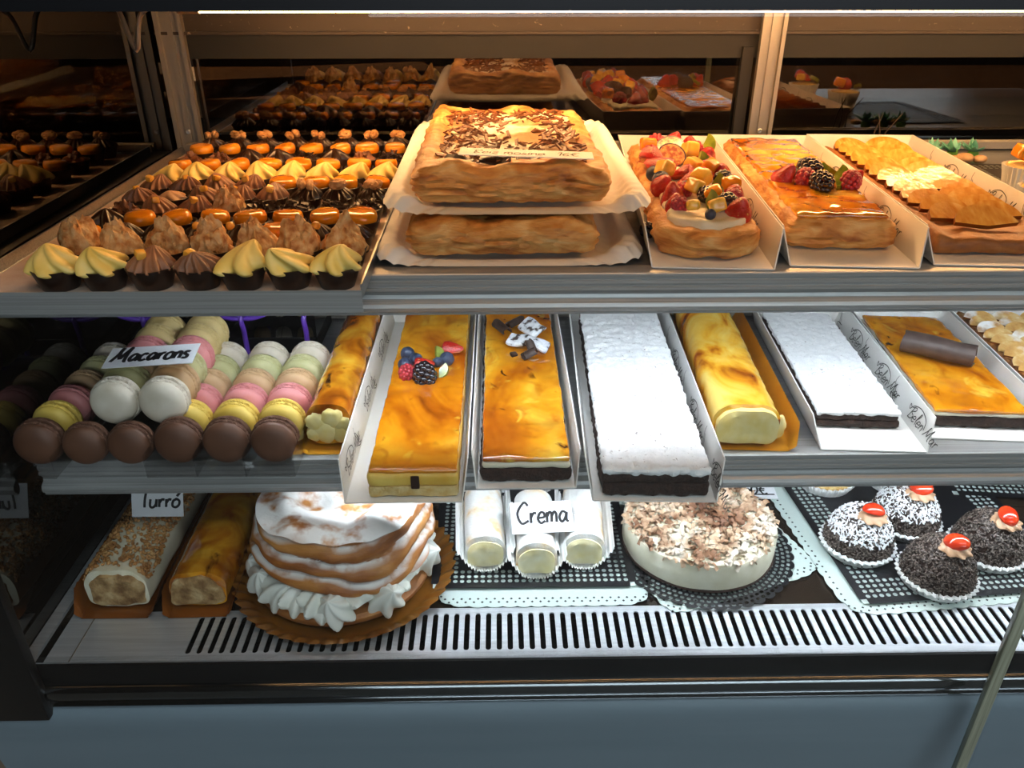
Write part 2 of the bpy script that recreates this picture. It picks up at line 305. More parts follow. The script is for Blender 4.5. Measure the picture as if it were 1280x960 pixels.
# ------------------------------------------------------------------ handwriting: strokes per letter, x-height .5, capitals 1
O_ = [(.25, .5), (.06, .38), (.05, .1), (.24, 0), (.42, .14), (.42, .38), (.25, .5), (.2, .48)]
GL = {
 'M': ([[(-.05, .02), (.14, .5), (.25, .97), (.18, .75), (.38, .2), (.5, .55), (.72, 1.0), (.66, .6), (.72, .06), (.84, .02)]], .92),
 'a': ([[(.40, .42), (.2, .5), (.04, .25), (.17, .02), (.36, .2), (.43, .46), (.42, .12), (.54, .02)]], .56),
 'c': ([[(.4, .4), (.22, .5), (.04, .26), (.17, .01), (.42, .1)]], .48),
 'r': ([[(.05, .5), (.09, .02)], [(.08, .28), (.2, .47), (.36, .46)]], .41),
 'o': ([O_], .5), 'n': ([[(.05, .5), (.07, .02)], [(.07, .28), (.22, .5), (.36, .4), (.38, .02)]], .49),
 'm': ([[(.04, .5), (.06, .02)], [(.06, .3), (.18, .5), (.29, .4), (.3, .04)], [(.3, .3), (.43, .5), (.54, .4), (.57, .02)]], .68),
 's': ([[(.36, .45), (.16, .5), (.1, .34), (.3, .2), (.27, .03), (.03, .05)]], .43),
 'T': ([[(0, .97), (.72, .99)], [(.36, .97), (.33, .45), (.36, 0)]], .62),
 'u': ([[(.04, .5), (.06, .1), (.22, .0), (.38, .16), (.4, .5)], [(.4, .5), (.43, .02)]], .52),
 'ó': ([O_, [(.24, .66), (.4, .88)]], .5),
 'C': ([[(.62, .82), (.38, .98), (.06, .5), (.3, .02), (.68, .14)]], .72),
 'e': ([[(.05, .24), (.38, .28), (.34, .47), (.16, .48), (.04, .22), (.2, .0), (.44, .1)]], .48),
 'R': ([[(.08, 1), (.1, 0)], [(-.05, .9), (.35, 1), (.5, .75), (.12, .5), (.5, .0)]], .58),
 'i': ([[(.08, .5), (.1, .02)], [(.1, .68), (.12, .72)]], .22), 'z': ([[(.04, .48), (.38, .48), (.05, .03), (.42, .02)]], .46),
 'B': ([[(.1, 1), (.06, 0)], [(-.1, .8), (.3, 1.02), (.42, .8), (.12, .52), (.5, .36), (.4, .05), (.0, .0)]], .55),
 'l': ([[(.06, .3), (.24, .85), (.14, 1), (.1, .4), (.22, .0)]], .26),
 '1': ([[(.05, .75), (.28, 1), (.26, 0)]], .4), '6': ([[(.42, .95), (.12, .6), (.06, .2), (.25, 0), (.44, .2), (.26, .42), (.08, .3)]], .52),
 '2': ([[(.05, .8), (.25, 1), (.42, .8), (.06, .03), (.5, .04)]], .54), '5': ([[(.46, 1), (.12, .98), (.1, .6), (.4, .55), (.42, .15), (.06, .02)]], .52),
 '0': ([[(.25, 1), (.06, .7), (.06, .3), (.25, 0), (.44, .3), (.44, .7), (.25, 1), (.2, .98)]], .54),
 '€': ([[(.6, .85), (.35, .97), (.12, .5), (.35, .03), (.62, .14)], [(0, .6), (.45, .62)], [(0, .4), (.42, .42)]], .7), ' ': ([], .35), '.': ([[(.06, .0), (.08, .05)]], .2)}

def strokes(s, slant=.15):
    x, out = 0, []
    for ch in s:
        st, w = GL[ch]
        out += [[(x + a + b * slant, b) for a, b in k] for k in st]; x += w
    return out, x

def ribbons(sts, width, fn):
    """flat ink strips; fn(x, y) -> (point, normal)"""
    V, F = [], []
    for st in sts:
        pts = smooth_path([(a, b, 0) for a, b in st], 5)
        for k, p in enumerate(pts):
            t = pts[min(k + 1, len(pts) - 1)] - pts[max(k - 1, 0)]
            t = t.normalized() if t.length > 1e-9 else Vector((1, 0, 0)); s = Vector((-t.y, t.x, 0)) * width / 2
            for q in (p + s, p - s): V.append(fn(q.x, q.y))
            if k: b = len(V) - 4; F.append((b, b + 1, b + 3, b + 2))
    return V, F

def sign(label, text, w, h, loc, rot, th, m='ink', thick=.09, dx=0, dy=.22, strike=None):
    r = thing('price_sign', label, 'sign', loc, rot)
    obj('card', box(w, h, .0008), M['sign'], r)
    st, L = strokes(text)
    k = min(th, w * .86 / L)
    sts = [[(-L * k / 2 + a * k + dx, -h / 2 + h * dy + b * th) for a, b in s] for s in st]
    if strike: sts.append(strike)
    obj('lettering', ribbons(sts, th * thick, lambda x, y: Vector((x, y, .0012))), M[m], r, smooth=False)
    return r

# ------------------------------------------------------------------ the room
def struct(name, g, m):
    o = obj(name, g, M[m], smooth=False); o['kind'] = 'structure'; return o
struct('floor', box(7, 6.4, .1, (0, .2, -.1)), 'floor')
struct('wall_back', box(7, .1, 2.9, (0, 3.45, 0)), 'wall')
struct('wall_left', box(.1, 6.4, 2.9, (-3.55, .2, 0)), 'wall')
struct('wall_right', box(.1, 6.4, 2.9, (3.55, .2, 0)), 'wall')
struct('wall_front', join(box(7, .1, 1.15, (0, -3.05, 0)), box(7, .1, .3, (0, -3.05, 2.6)), box(2.9, .1, 1.45, (-2.05, -3.05, 1.15)), box(.5, .1, 1.45, (3.25, -3.05, 1.15))), 'wall')
struct('added_window_1', box(3.6, .02, 1.45, (1.2, -3.06, 1.15)), 'added_daylight')  # unseen glowing pane, added to light the base panel and shelf fronts
struct('ceiling', box(7, 6.4, .1, (0, .2, 2.9)), 'ceil')

# ------------------------------------------------------------------ the refrigerated display case
XL, XR, YB, YF = -.475, 1.12, 1.235, .55
case = thing('display_case', 'refrigerated glass pastry display case with two lit shelves above a slotted deck', 'display case', (.32, .9, 0))
def cp(name, g, m, parent=None, smooth=True, label=None):
    o = obj(name, g, M[m], parent or case, smooth=smooth, ang=30, label=label)
    if not parent: o.location = -case.location
    return o
LX = XR - XL
can = cp('canopy', join(box(LX + .1, .82, .10, ((XL + XR) / 2, .93, CZ - .010)), box(LX + .1, .03, .022, ((XL + XR) / 2, .535, CZ - .031)), box(.03, .7, .022, (XL - .04, .9, CZ - .031)), box(.03, .7, .022, (XR + .04, .9, CZ - .031))), 'black', smooth=False, label='black canopy along the top')
cp('lamp_housing', box(LX - .02, .034, .036, ((XL + XR) / 2, 1.0, CZ - .046)), 'aluw', can)
tb = cp('lamp_tube', tube([(-.335, 1.0, CZ - .0545), (.97, 1.0, CZ - .0545)], .0065, 12), 'tube', can, label='glowing warm lamp tube')
for xa, xb in ((-.36, -.335), (.97, .995)): cp('lamp_socket', tube([(xa, 1.0, CZ - .0545), (xb, 1.0, CZ - .0545)], .008, 12), 'aluw', can)
cp('lamp_cable', tube(smooth_path([(-.36, 1.0, CZ - .055), (-.40, 1.0, CZ - .06), (-.415, 1.0, CZ - .10), (-.43, 1.01, CZ - .06), (-.45, 1.03, CZ - .05), (-.46, 1.06, CZ - .05)], 6), .0028, 8), 'aluw', can, label='pale lamp cable loop')
cp('lamp_tube', tube([(-.40, .605, CZ - .026), (1.0, .605, CZ - .026)], .005, 12), 'tube_added', can, label='added warm fill tube near the front glass')  # extra tube, out of sight, added to warm the upper tier's fronts
def shelf(z, yf, yb, x0, label, led0):
    s = cp('shelf', box(XR - x0, yb - yf - .02, .006, ((x0 + XR) / 2, (yf + .02 + yb) / 2, z - .006)), 'shelf', smooth=False, label=label)
    pr = [(yf + .03, 0), (yf + .001, 0), (yf, -.001), (yf, -.004), (yf + .0012, -.0045), (yf + .0012, -.0065), (yf, -.007), (yf, -.0105), (yf + .0012, -.011), (yf + .0012, -.013), (yf - .0004, -.0135), (yf - .0004, -.0165),
          (yf + .002, -.018), (yf + .0045, -.022), (yf + .0035, -.0255), (yf + .001, -.0265), (yf - .0022, -.0285), (yf - .0034, -.032), (yf - .0026, -.0355), (yf, -.0375), (yf, -.040), (yf + .003, -.0405), (yf + .0065, -.036), (yf + .0065, -.0065), (yf + .03, -.0065)]
    def rail(yy): cp('rear_rail', extrude_x([(yy, z + .003), (yy + .018, z + .003), (yy + .018, z + .013), (yy + .012, z + .013), (yy + .010, z + .008), (yy + .006, z + .008), (yy + .004, z + .013), (yy, z + .013)], x0 + .02, XR), 'aluw', s)
    cp('shelf_edge', extrude_x([(a, z + b) for a, b in pr], x0, XR), 'alu', s, label='ridged aluminium front edge')
    cp('light_strip', box(XR - led0, .010, .004, ((XR + led0) / 2, yf + .022, z - .011)), 'led', s, smooth=False, label='cool white light strip')
    rail(yb - .02); return s
shelf(ZU, .688, 1.205, XL + .003, 'upper shelf', -.27)
shelf(ZM, .669, 1.03, -.462, 'lower shelf', -.165)
cp('mid_back_panel', box(LX, .012, .165, ((XL + XR) / 2, 1.05, ZM - .006)), 'blackm', smooth=False)
for bx in (-.45, .30, 1.0):
    cp('shelf_bracket', join(box(.012, .16, .006, (bx, 1.13, ZM - .015)), box(.012, .016, .35, (bx, 1.19, ZM - .17))), 'alu', smooth=False)
# deck: dark glass with a slotted steel grille along its front
cp('deck', box(LX, .55, .012, ((XL + XR) / 2, .637 + .275, ZD - .014)), 'deck', smooth=False, label='brown glass deck')
cp('deck_back_panel', box(LX, .012, .17, ((XL + XR) / 2, 1.16, ZD)), 'blackm', smooth=False)
def slot_plate(x0, x1, y0, y1, s0, s1, pitch, w, z, th=.0015):
    n = int((x1 - x0) / pitch); V, F = [], []
    for k in range(n):
        a = x0 + k * pitch; b = a + pitch; c = (a + b) / 2; r = w / 2; q = []
        for i in range(9): t = pi * i / 8; q.append((c + r * cos(t), s1 - r + r * sin(t)))
        for i in range(9): t = pi + pi * i / 8; q.append((c + r * cos(t), s0 + r + r * sin(t)))
        out = []
        for i, (x, y) in enumerate(q):
            if i < 9: out.append((b, y) if i == 0 else (a, y) if i == 8 else (b + (a - b) * i / 8, y1))
            else: j = i - 9; out.append((a, y) if j == 0 else (b, y) if j == 8 else (a + (b - a) * j / 8, y0))
        B = len(V); m = len(q)
        V += [Vector((x, y, z)) for x, y in out] + [Vector((x, y, z)) for x, y in q] + [Vector((x, y, z - th)) for x, y in q]
        for i in range(m):
            j = (i + 1) % m; F += [(B + i, B + j, B + m + j, B + m + i), (B + m + i, B + m + j, B + 2 * m + j, B + 2 * m + i)]
        c0 = len(V); V += [Vector((b, y1, z)), Vector((a, y1, z)), Vector((a, y0, z)), Vector((b, y0, z))]
        F += [(B, c0, B + 1), (B + 7, c0 + 1, B + 8), (B + 9, c0 + 2, B + 10), (B + 16, c0 + 3, B + 17)]
    return V, F
gx = -.322
gr = cp('deck_grille', join(slot_plate(gx, XR, .573, .642, .583, .634, .0112, .0055, ZD), tf(box(gx - XL - .02, .069, .0015), ((gx + XL + .02) / 2, .6075, ZD - .0015))), 'grille', smooth=False, label='steel grille with a row of slots')
cp('grille_lip', box(LX - .02, .0015, .006, ((XL + XR) / 2, .5730, ZD - .006)), 'grille', gr, smooth=False)
cp('grille_seam', box(.0012, .066, .0006, (-.43, .607, ZD)), 'aluw', gr, smooth=False)
cp('air_duct', join(box(LX, .066, .004, ((XL + XR) / 2, .616, ZD - .055)), box(LX, .004, .04, ((XL + XR) / 2, .648, ZD - .055))), 'black', smooth=False)
cp('end_rail', extrude_x([(.56, ZD), (.56, ZD + .004), (1.1, ZD + .004), (1.1, ZD)], XL, XL + .012), 'grille', smooth=False)
# front: black band, polished bumper rail, grey panel
cp('front_band', box(LX + .12, .012, .030, ((XL + XR) / 2, .575, ZD - .0300)), 'black', smooth=False, label='black band below the deck')
rp = [(.556, -.030), (.551, -.031), (.5475, -.034), (.5462, -.039), (.5475, -.044), (.5515, -.047), (.5525, -.0485), (.549, -.0505), (.5475, -.0525), (.549, -.055), (.556, -.057), (.575, -.057), (.575, -.03)]
cp('bumper_rail', extrude_x([(a + .014, ZD + b + .004) for a, b in rp], XL - .06, XR + .06), 'chrome', label='polished rail')
pp = [(.585, ZD - .055), (.562, ZD - .0555), (.554, ZD - .0580), (.5495, ZD - .062), (.547, ZD - .068), (.546, ZD - .076), (.5470, ZD - .09), (.551, ZD - .12), (.558, ZD - .17), (.570, ZD - .26), (.58, .12), (.60, .12)]
cp('base_panel', extrude_x([(a + .014, b + .004) for a, b in pp], XL - .06, XR + .06), 'panel', label='grey-blue lower front panel')
cp('plinth', box(LX + .06, .6, .12, ((XL + XR) / 2, .92, 0)), 'blackm', smooth=False)
cp('case_back', box(LX + .06, .02, ZD - .14, ((XL + XR) / 2, YB, .12)), 'blackm', smooth=False)
# left end: dark glass panel with a black front border, aluminium rear post
ep = cp('end_panel', box(.006, YB - YF - .012, CZ - ZD + .04, (XL - .004, (YB + YF) / 2 + .006, ZD - .07)), 'end', smooth=False, label='dark glass end panel')
cp('end_border', box(.066, .012, CZ - .03 - ZD + .062, (XL - .014, .561, ZD - .062), bev=.002), 'black', ep)
def post(x, y, w, z0, z1):
    q = [(-w / 2, 0), (w / 2, 0), (w / 2, -.010), (w * .34, -.010), (w * .34, -.004), (w * .1, -.004), (w * .1, -.0065), (-w * .1, -.0065), (-w * .1, -.004), (-w * .34, -.004), (-w * .34, -.010), (-w / 2, -.010)]
    n = len(q); V = [Vector((x + a, y + b, z)) for z in (z0, z1) for a, b in q]
    F = [(i, (i + 1) % n, n + (i + 1) % n, n + i) for i in range(n)] + [tuple(range(n - 1, -1, -1)), tuple(range(n, 2 * n))]
    p = cp('rear_post', (V, F), 'aluw', smooth=False, label='pale aluminium post')
    for zz in (z0 + .03, z1 - .03):
        cp('screw', tf(lathe([(.0034, 0), (.0034, .0012), (.0022, .002), (.0008, .0016)], 12), (x, y - .0066, zz), (pi / 2, 0, 0)), 'steel', p)
post(XL + .022, YB - .015, .038, ZU - .004, CZ - .03)
post(.385, YB - .022, .034, ZU - .004, CZ - .03)
cp('header_rail', join(box(LX, .014, .040, ((XL + XR) / 2, YB - .008, CZ - .10)), box(LX, .006, .004, ((XL + XR) / 2, YB - .018, CZ - .102))), 'header', smooth=False)
cp('door_rail', box(LX, .012, .032, ((XL + XR) / 2, YB - .004, CZ - .134)), 'blackm', smooth=False)
for x0, x1, yy in ((XL + .04, .37, YB - .002), (.355, XR, YB + .008)):
    rd = cp('sliding_door', box(x1 - x0, .004, .26, ((x0 + x1) / 2, yy, ZU - .13 + .005)), 'rear', smooth=False, label='dark sliding glass door')
cp('door_stile', box(.016, .010, .136, (.357, YB - .012, ZU + .003)), 'blackm', smooth=False)
# front glass: two panes meeting in a bare edge
fg = cp('front_glass', box(.468 - XL + .05, .005, CZ - .03 - ZD + .22, ((.468 + XL - .05) / 2, .5375, ZD - .22)), 'front', smooth=False, label='clear front glass pane')
fg2 = cp('front_glass', box(XR - .486, .005, CZ - .03 - ZD + .22, ((XR + .486) / 2, .5375, ZD - .22)), 'front', smooth=False, label='clear front glass pane')
cp('glass_edge', box(.012, .007, CZ - .03 - ZD + .17, (.477, .5375, ZD - .17), bev=.0015), 'edge', fg, label='greenish bare glass edge')

# worktop and board in the dim room behind the case
bc = thing('back_counter', 'dim wooden worktop behind the rear glass doors of the case', 'counter', (.35, 2.0, 0))
obj('worktop', box(2.6, .55, .04, (0, .1, 1.10), bev=.004), M['wood'], bc, smooth=False)
obj('cabinet_body', box(2.5, .5, 1.10, (0, .12, 0)), M['blackm'], bc, smooth=False)
bs = thing('wall_shelf', 'pale slanting wooden shelf board glimpsed through the left rear door', 'shelf', (-.40, 1.74, 1.172), .32)
obj('board', box(.54, .15, .035, (0, 0, 0), bev=.003), M['wood'], bs, smooth=False)
obj('bracket', box(.03, .03, 1.172, (0, .03, -1.172)), M['blackm'], bs, smooth=False)
# ------------------------------------------------------------------ small food builders
def swirl(r, h, lobes, amp, twist, seed=0, lean=.0, n=48, m=20, sharp=1.0, core=0):
    """piped cream: fluted, twisted, closing to a tip"""
    rr = random.Random(seed); ax, ay = rr.uniform(-1, 1) * lean, rr.uniform(-1, 1) * lean
    def fn(u, v):
        t = u * 2 * pi; z = h * v
        env = r * (1 - v ** 1.7) ** .8 * (1 if v > .12 else .86 + 1.2 * v) + .0004
        w = cos(lobes * t + twist * v * 2 * pi); w = math.copysign(abs(w) ** sharp, w)
        rad = env * (1 + amp * w * (1 - .5 * v)) + .03 * r * nz((cos(t), sin(t), v * 2), 2, seed)
        return rad * cos(t) + ax * v * v * h, rad * sin(t) + ay * v * v * h, z
    return surf(n, m, fn, True, True, True)

def mound(r, h, seed, rough=.34):
    def fn(v):
        d = 1 + rough * fz(v, 1.5, seed, 4) + .10 * nz(v, 6, seed + 3) + .09 * nz(v, 11, seed + 5)
        z = max(v.z, -.15); k = 1 - .42 * max(z, 0)
        return Vector((v.x * d * k, v.y * d * k, max(z * (h / r) * d, -.15)))
    return ico(r, 4, fn)

def walnut(s, seed):
    def lobe(sx): return lambda v: Vector((v.x * .56 + sx * .5, v.y * 1.0 * (1 + .0), v.z * .62)) * (1 + .22 * fz(v, 2.6, seed + sx, 3))
    return join(ico(s, 3, lobe(1)), ico(s, 3, lobe(-1)))

def cupshell(r, h, seed=0, flute=.0):
    pr = [(r * .70, 0), (r * .80, h * .3), (r * .92, h * .7), (r, h), (r * .97, h + .0004), (r * .92, h - .0004), (r * .86, h * .75)]
    return lathe(pr, 40, lambda t, a, z, k: a * (1 + .012 * nz((cos(t), sin(t), z * 80), 2, seed)))

def jelly(r, h, seed):
    sq = 1 + .08 * (seed % 3)
    pr = [(r * .8, 0), (r * .97, h * .25), (r, h * .6), (r * .94, h * .88), (r * .82, h), (r * .4, h * 1.03), (0, h * 1.04)]
    return lathe(pr, 36, lambda t, a, z, k: a * sq * (1 + .05 * nz((cos(t), sin(t), 0), 1.3, seed)))

def shards(n, r, h, size, seed, curl=.0):
    """little chocolate flakes lying in a heap"""
    rr = random.Random(seed); gs = []
    for i in range(n):
        a, q = rr.uniform(0, 2 * pi), sqrt(rr.random()) * r; s = size * rr.uniform(.6, 1.4)
        g = box(s * 1.6, s * .55, s * .18)
        gs.append(tf(g, (q * cos(a), q * sin(a), h * (1 - (q / r) ** 2) * rr.uniform(.55, 1.0) + .0004), (rr.uniform(-.7, .7), rr.uniform(-.8, .8), rr.uniform(0, 6.3))))
    return join(*gs)

def cluster(r, l, n, seed, dr):
    """a berry of drupelets, lying with its axis along y"""
    gs = []
    for i in range(n):
        z = 1 - 2 * (i + .5) / n; a = i * 2.39996; q = sqrt(1 - z * z)
        gs.append(tf(ico(dr, 2), (q * cos(a) * r, z * l, q * sin(a) * r)))
    return join(ico(1, 2, lambda v: Vector((v.x * r * .9, v.y * l * .9, v.z * r * .9))), *gs)

def strawberry(r, l, cut=False):
    pr = [(.0, 0), (r * .24, l * .04), (r * .47, l * .18), (r * .74, l * .42), (r * .97, l * .68), (r * .96, l * .84), (r * .6, l * .97), (0, l)]
    g = lathe([(max(a, 1e-7) if 0 < k < 7 else a, z) for k, (a, z) in enumerate(pr)], 24)
    V = [Vector((v.x, v.z - l / 2, max(v.y, -.001) if cut else v.y)) for v in g[0]]
    return V, g[1]

def blueberry(r):
    return lathe([(0, -r), (r * .5, -r * .87), (r * .87, -r * .5), (r, 0), (r * .87, r * .5), (r * .6, r * .8), (r * .42, r * .93), (r * .36, r * .97), (r * .3, r * .86), (0, r * .8)], 20)

def wedge(r, th, ang, n=14):
    """a slice of fruit: a circular sector on edge, rounded"""
    V = []; ring = [(0, 0)] + [(r * cos(-ang / 2 + ang * i / n), r * sin(-ang / 2 + ang * i / n)) for i in range(n + 1)]
    for z in (0, th): V += [Vector((a, b, z)) for a, b in ring]
    m = len(ring); F = [tuple(range(m - 1, -1, -1)), tuple(range(m, 2 * m))] + [(i, (i + 1) % m, m + (i + 1) % m, m + i) for i in range(m)]
    return V, F

def fruit(par, kind, loc, rot=(0, 0, 0), s=1.0):
    nm = {'straw': 'strawberry', 'strawhalf': 'strawberry_half', 'rasp': 'raspberry', 'black': 'blackberry', 'blue': 'blueberry', 'kiwi': 'kiwi_slice', 'pine': 'pineapple_chunk', 'orange': 'orange_chunk', 'fig': 'fig_half'}[kind]
    if kind == 'straw': o = obj(nm, strawberry(.0105 * s, .024 * s), M['straw'], par, loc, rot)
    elif kind == 'strawhalf':
        o = obj(nm, strawberry(.0105 * s, .024 * s, True), M['straw'], par, loc, rot)
        obj('cut_face', tf(rbox(.015 * s, .019 * s, .0014, .0007, .002), (0, 0, -.0022)), M['strawcut'], o)
    elif kind == 'rasp': o = obj(nm, cluster(.0068 * s, .0075 * s, 44, 1, .0024 * s), M['rasp'], par, loc, rot)
    elif kind == 'black': o = obj(nm, cluster(.0074 * s, .0095 * s, 46, 2, .0031 * s), M['blackb'], par, loc, rot)
    elif kind == 'blue': o = obj(nm, blueberry(.0068 * s), M['blueb'], par, loc, rot)
    elif kind == 'kiwi': o = obj(nm, wedge(.014 * s, .006 * s, 2.4), M['kiwi'], par, loc, rot)
    elif kind in ('pine', 'orange'): o = obj(nm, rbox(.016 * s, .013 * s, .013 * s, .003, .0025, lambda p, q: p + q * .001 * nz(p, 160, 3)), M['pine' if kind == 'pine' else 'orange'], par, loc, rot)
    elif kind == 'fig':
        o = obj(nm, lathe([(.002 * s, -.011 * s), (.010 * s, -.008 * s), (.0125 * s, -.001 * s), (.0125 * s, 0), (0, 0)], 24), M['fig'], par, loc, rot)
        obj('flesh', lathe([(.0112 * s, .0), (.0108 * s, .0008), (0, .0011)], 24), M['figf'], o)
    return o

def pastry_box(label, ctr, yaw, w, l, wall=.034, flare=.22, marks=(), back=True, nose=.018, group=None, z=0):
    """open white card tray; origin at the middle of its front edge, y runs to the back"""
    r = thing('pastry_box', label, 'pastry box', ctr, yaw, group)
    obj('base', box(w, l, .0012, (0, l / 2, 0)), M['card'], r, smooth=False)
    dx = wall * sin(flare); hz = wall * cos(flare)
    for s in (-1, 1):
        q = [(0, 0), (nose, hz), (l, hz), (l, 0)]
        V = []
        for t in (0, .0012):
            V += [Vector((s * (w / 2 + dx * (b / hz) + t), a, b + .0006)) for a, b in q]
        f = [(0, 1, 2, 3), (7, 6, 5, 4), (0, 4, 5, 1), (1, 5, 6, 2), (2, 6, 7, 3), (3, 7, 4, 0)]
        wl = obj('side_wall', (V, f), M['card'], r, smooth=False)
        for (y0, side) in marks:
            if side != s: continue
            st, L = strokes('Belen Mar', .3)
            st = st + [[(.0, .75), (-.3, .9), (-.15, .55), (.25, 1.0), (1.2, 1.25), (2.2, .95), (2.45, .3)]]
            k = .0145; yd = -1 if s > 0 else 1     # read from inside
            def put(x, y, y0=y0, s=s, yd=yd): h = .25 * hz + y * k * .95; return Vector((s * (w / 2 + dx * (h / hz)) - s * .0007, y0 + yd * x * k * 1.05, h + .0009))
            obj('printed_signature', ribbons(st, .075, put), M['ink2'], wl, smooth=False)
            st2 = [[(.0, .9), (.5, .15), (.9, .05), (.5, .0), (.1, .25), (.9, .3)], [(.2, .8), (.65, .2)], [(.0, .9), (.08, 1.15)]]
            y1 = y0 + .052
            def put2(x, y, y1=y1, s=s, yd=yd): h = .12 * hz + y * .022; return Vector((s * (w / 2 + dx * (h / hz)) - s * .0007, y1 + yd * x * .02, h + .0009))
            obj('printed_flourish', ribbons(st2, .045, put2), M['ink2'], wl, smooth=False)
    if back:
        V = [Vector((x, l + t, zz)) for t in (0, .0012) for x, zz in ((-w / 2, .0006), (w / 2, .0006), (w / 2 + dx, hz), (-w / 2 - dx, hz))]
        obj('back_flap', (V, [(3, 2, 1, 0), (4, 5, 6, 7), (0, 1, 5, 4), (1, 2, 6, 5), (2, 3, 7, 6), (3, 0, 4, 7)]), M['card'], r, smooth=False)
    return r

def edge_noise(a, s, seed): return lambda p, o: p + o * a * fz(p, s, seed, 3)

def slab_cake(name, label, cat, ctr, yaw, w, l, layers, group=None):
    """layered bar cake; layers: (part name, material, z0, height, grow, corner, roughness, scale)"""
    r = thing(name, label, cat, ctr, yaw, group)
    for i, (nm, m, z0, h, gr_, rc, a, s) in enumerate(layers):
        obj(nm, tf(rbox(w + gr_, l + gr_, h, rc, .0032, edge_noise(a, s, i * 3.1 + w * 50)), (0, l / 2, z0)), M[m], r)
    return r

# ------------------------------------------------------------------ upper shelf: tray of chocolate cups
T0 = ZU + .0006
tx0, tx1, ty0, ty1 = -.452, -.116, .632, 1.178
tray = thing('steel_tray', 'wide steel tray holding the rows of small chocolate cups', 'tray', ((tx0 + tx1) / 2, (ty0 + ty1) / 2, T0))
tw, tl = tx1 - tx0, ty1 - ty0
obj('base', box(tw, tl, .0012), M['steel'], tray, smooth=False)
for s in (-1, 1): obj('rim', box(.0018, tl, .012, (s * tw / 2, 0, 0)), M['steel'], tray, smooth=False)
obj('front_lip', join(box(tw, .0016, .020, (0, -tl / 2, -.0135))), M['alu'], tray, smooth=False)
obj('paper_liner', box(tw - .006, tl - .006, .0006, (0, 0, .0013)), M['liner'], tray, smooth=False)

CR, CH = .0212, .019
cup_me = [mesh('cup', cupshell(CR, CH, i), M['cup']) for i in range(3)]
fill_me = mesh('filling', tf(lathe([(CR * .93, 0), (CR * .8, .0015), (0, .002)], 28), (0, 0, CH - .004)), M['ganache'])
tz = CH - .003
def meshes(name, m, fn, n=3): return [mesh(name, fn(i), M[m]) for i in range(n)]
TOP = {
 'lemon': ('lemon_swirl', meshes('lemon_swirl', 'yellow', lambda i: tf(swirl(.0208, .0225, 5 + i % 2, .25, .5 + .12 * i, i, .6, 72, 28, .8), (0, 0, tz)), 4)),
 'praline': ('praline_peak', meshes('praline_peak', 'praline', lambda i: tf(mound(.0195, .030, i * 5.3 + 2), (0, 0, tz + .002)), 5)),
 'choc': ('chocolate_swirl', meshes('chocolate_swirl', 'chocream', lambda i: tf(swirl(.0195, .019, 13, .13, .5, i, .5, 104, 22), (0, 0, tz)), 3)),
 'dark': ('dark_swirl', meshes('dark_swirl', 'ganache', lambda i: tf(swirl(.0200, .017, 14, .13, .55, i + 7, .4, 112, 20), (0, 0, tz)), 3)),
 'jelly': ('orange_jelly', meshes('orange_jelly', 'orange', lambda i: tf(jelly(.0165, .015, i), (0, 0, tz - .001), (.10 - .06 * i, .05 * i, i)), 4)),
 'flakes': ('chocolate_curl', meshes('chocolate_curl', 'chocmilk', lambda i: tf(mound(.0165, .013, i * 4 + 1, .5), (0, 0, tz)), 3)),
 'star': ('chocolate_star', meshes('chocolate_star', 'ganache', lambda i: tf(swirl(.0195, .019, 5, .36, .0, i + 3, .1, 50, 16), (0, 0, tz)), 2)),
 'rose': ('cream_rosette', meshes('cream_rosette', 'mocha', lambda i: tf(swirl(.0175, .012, 6, .16, .7, i, .2, 60, 18), (0, 0, tz)), 1)),
}
cand_me = [mesh('candied_fruit_cube', rbox(.0085, .0085, .0075, .0016, .002, lambda p, o: p + o * .0008 * nz(p, 260, 1)), M['candied']), mesh('candied_fruit_ball', ico(.0052, 2, lambda v: v * (1 + .1 * nz(v, 2, 4))), M['candied'])]
wal_me = [mesh('walnut', walnut(.0105, i * 3.3), M['walnut']) for i in range(4)]
shard_me = [mesh('chocolate_shavings', tf(shards(46, .0185, .012, .0058, i + 5), (0, 0, tz)), M['choco']) for i in range(3)]
WORDS = {'lemon': 'pale yellow cream swirl', 'praline': 'crumbly beige praline peak', 'choc': 'brown cream swirl and candied cube', 'dark': 'dark fluted swirl and candied fruit', 'jelly': 'glossy orange jelly top',
         'flakes': 'rough milk chocolate curl', 'star': 'pointed dark chocolate star', 'rose': 'light mocha cream rosette', 'walnut': 'dark swirl topped with a walnut', 'shards': 'heap of dark chocolate shavings'}
ORD = ['first', 'second', 'third', 'fourth', 'fifth', 'sixth', 'seventh', 'eighth', 'ninth', 'tenth', 'eleventh', 'twelfth']
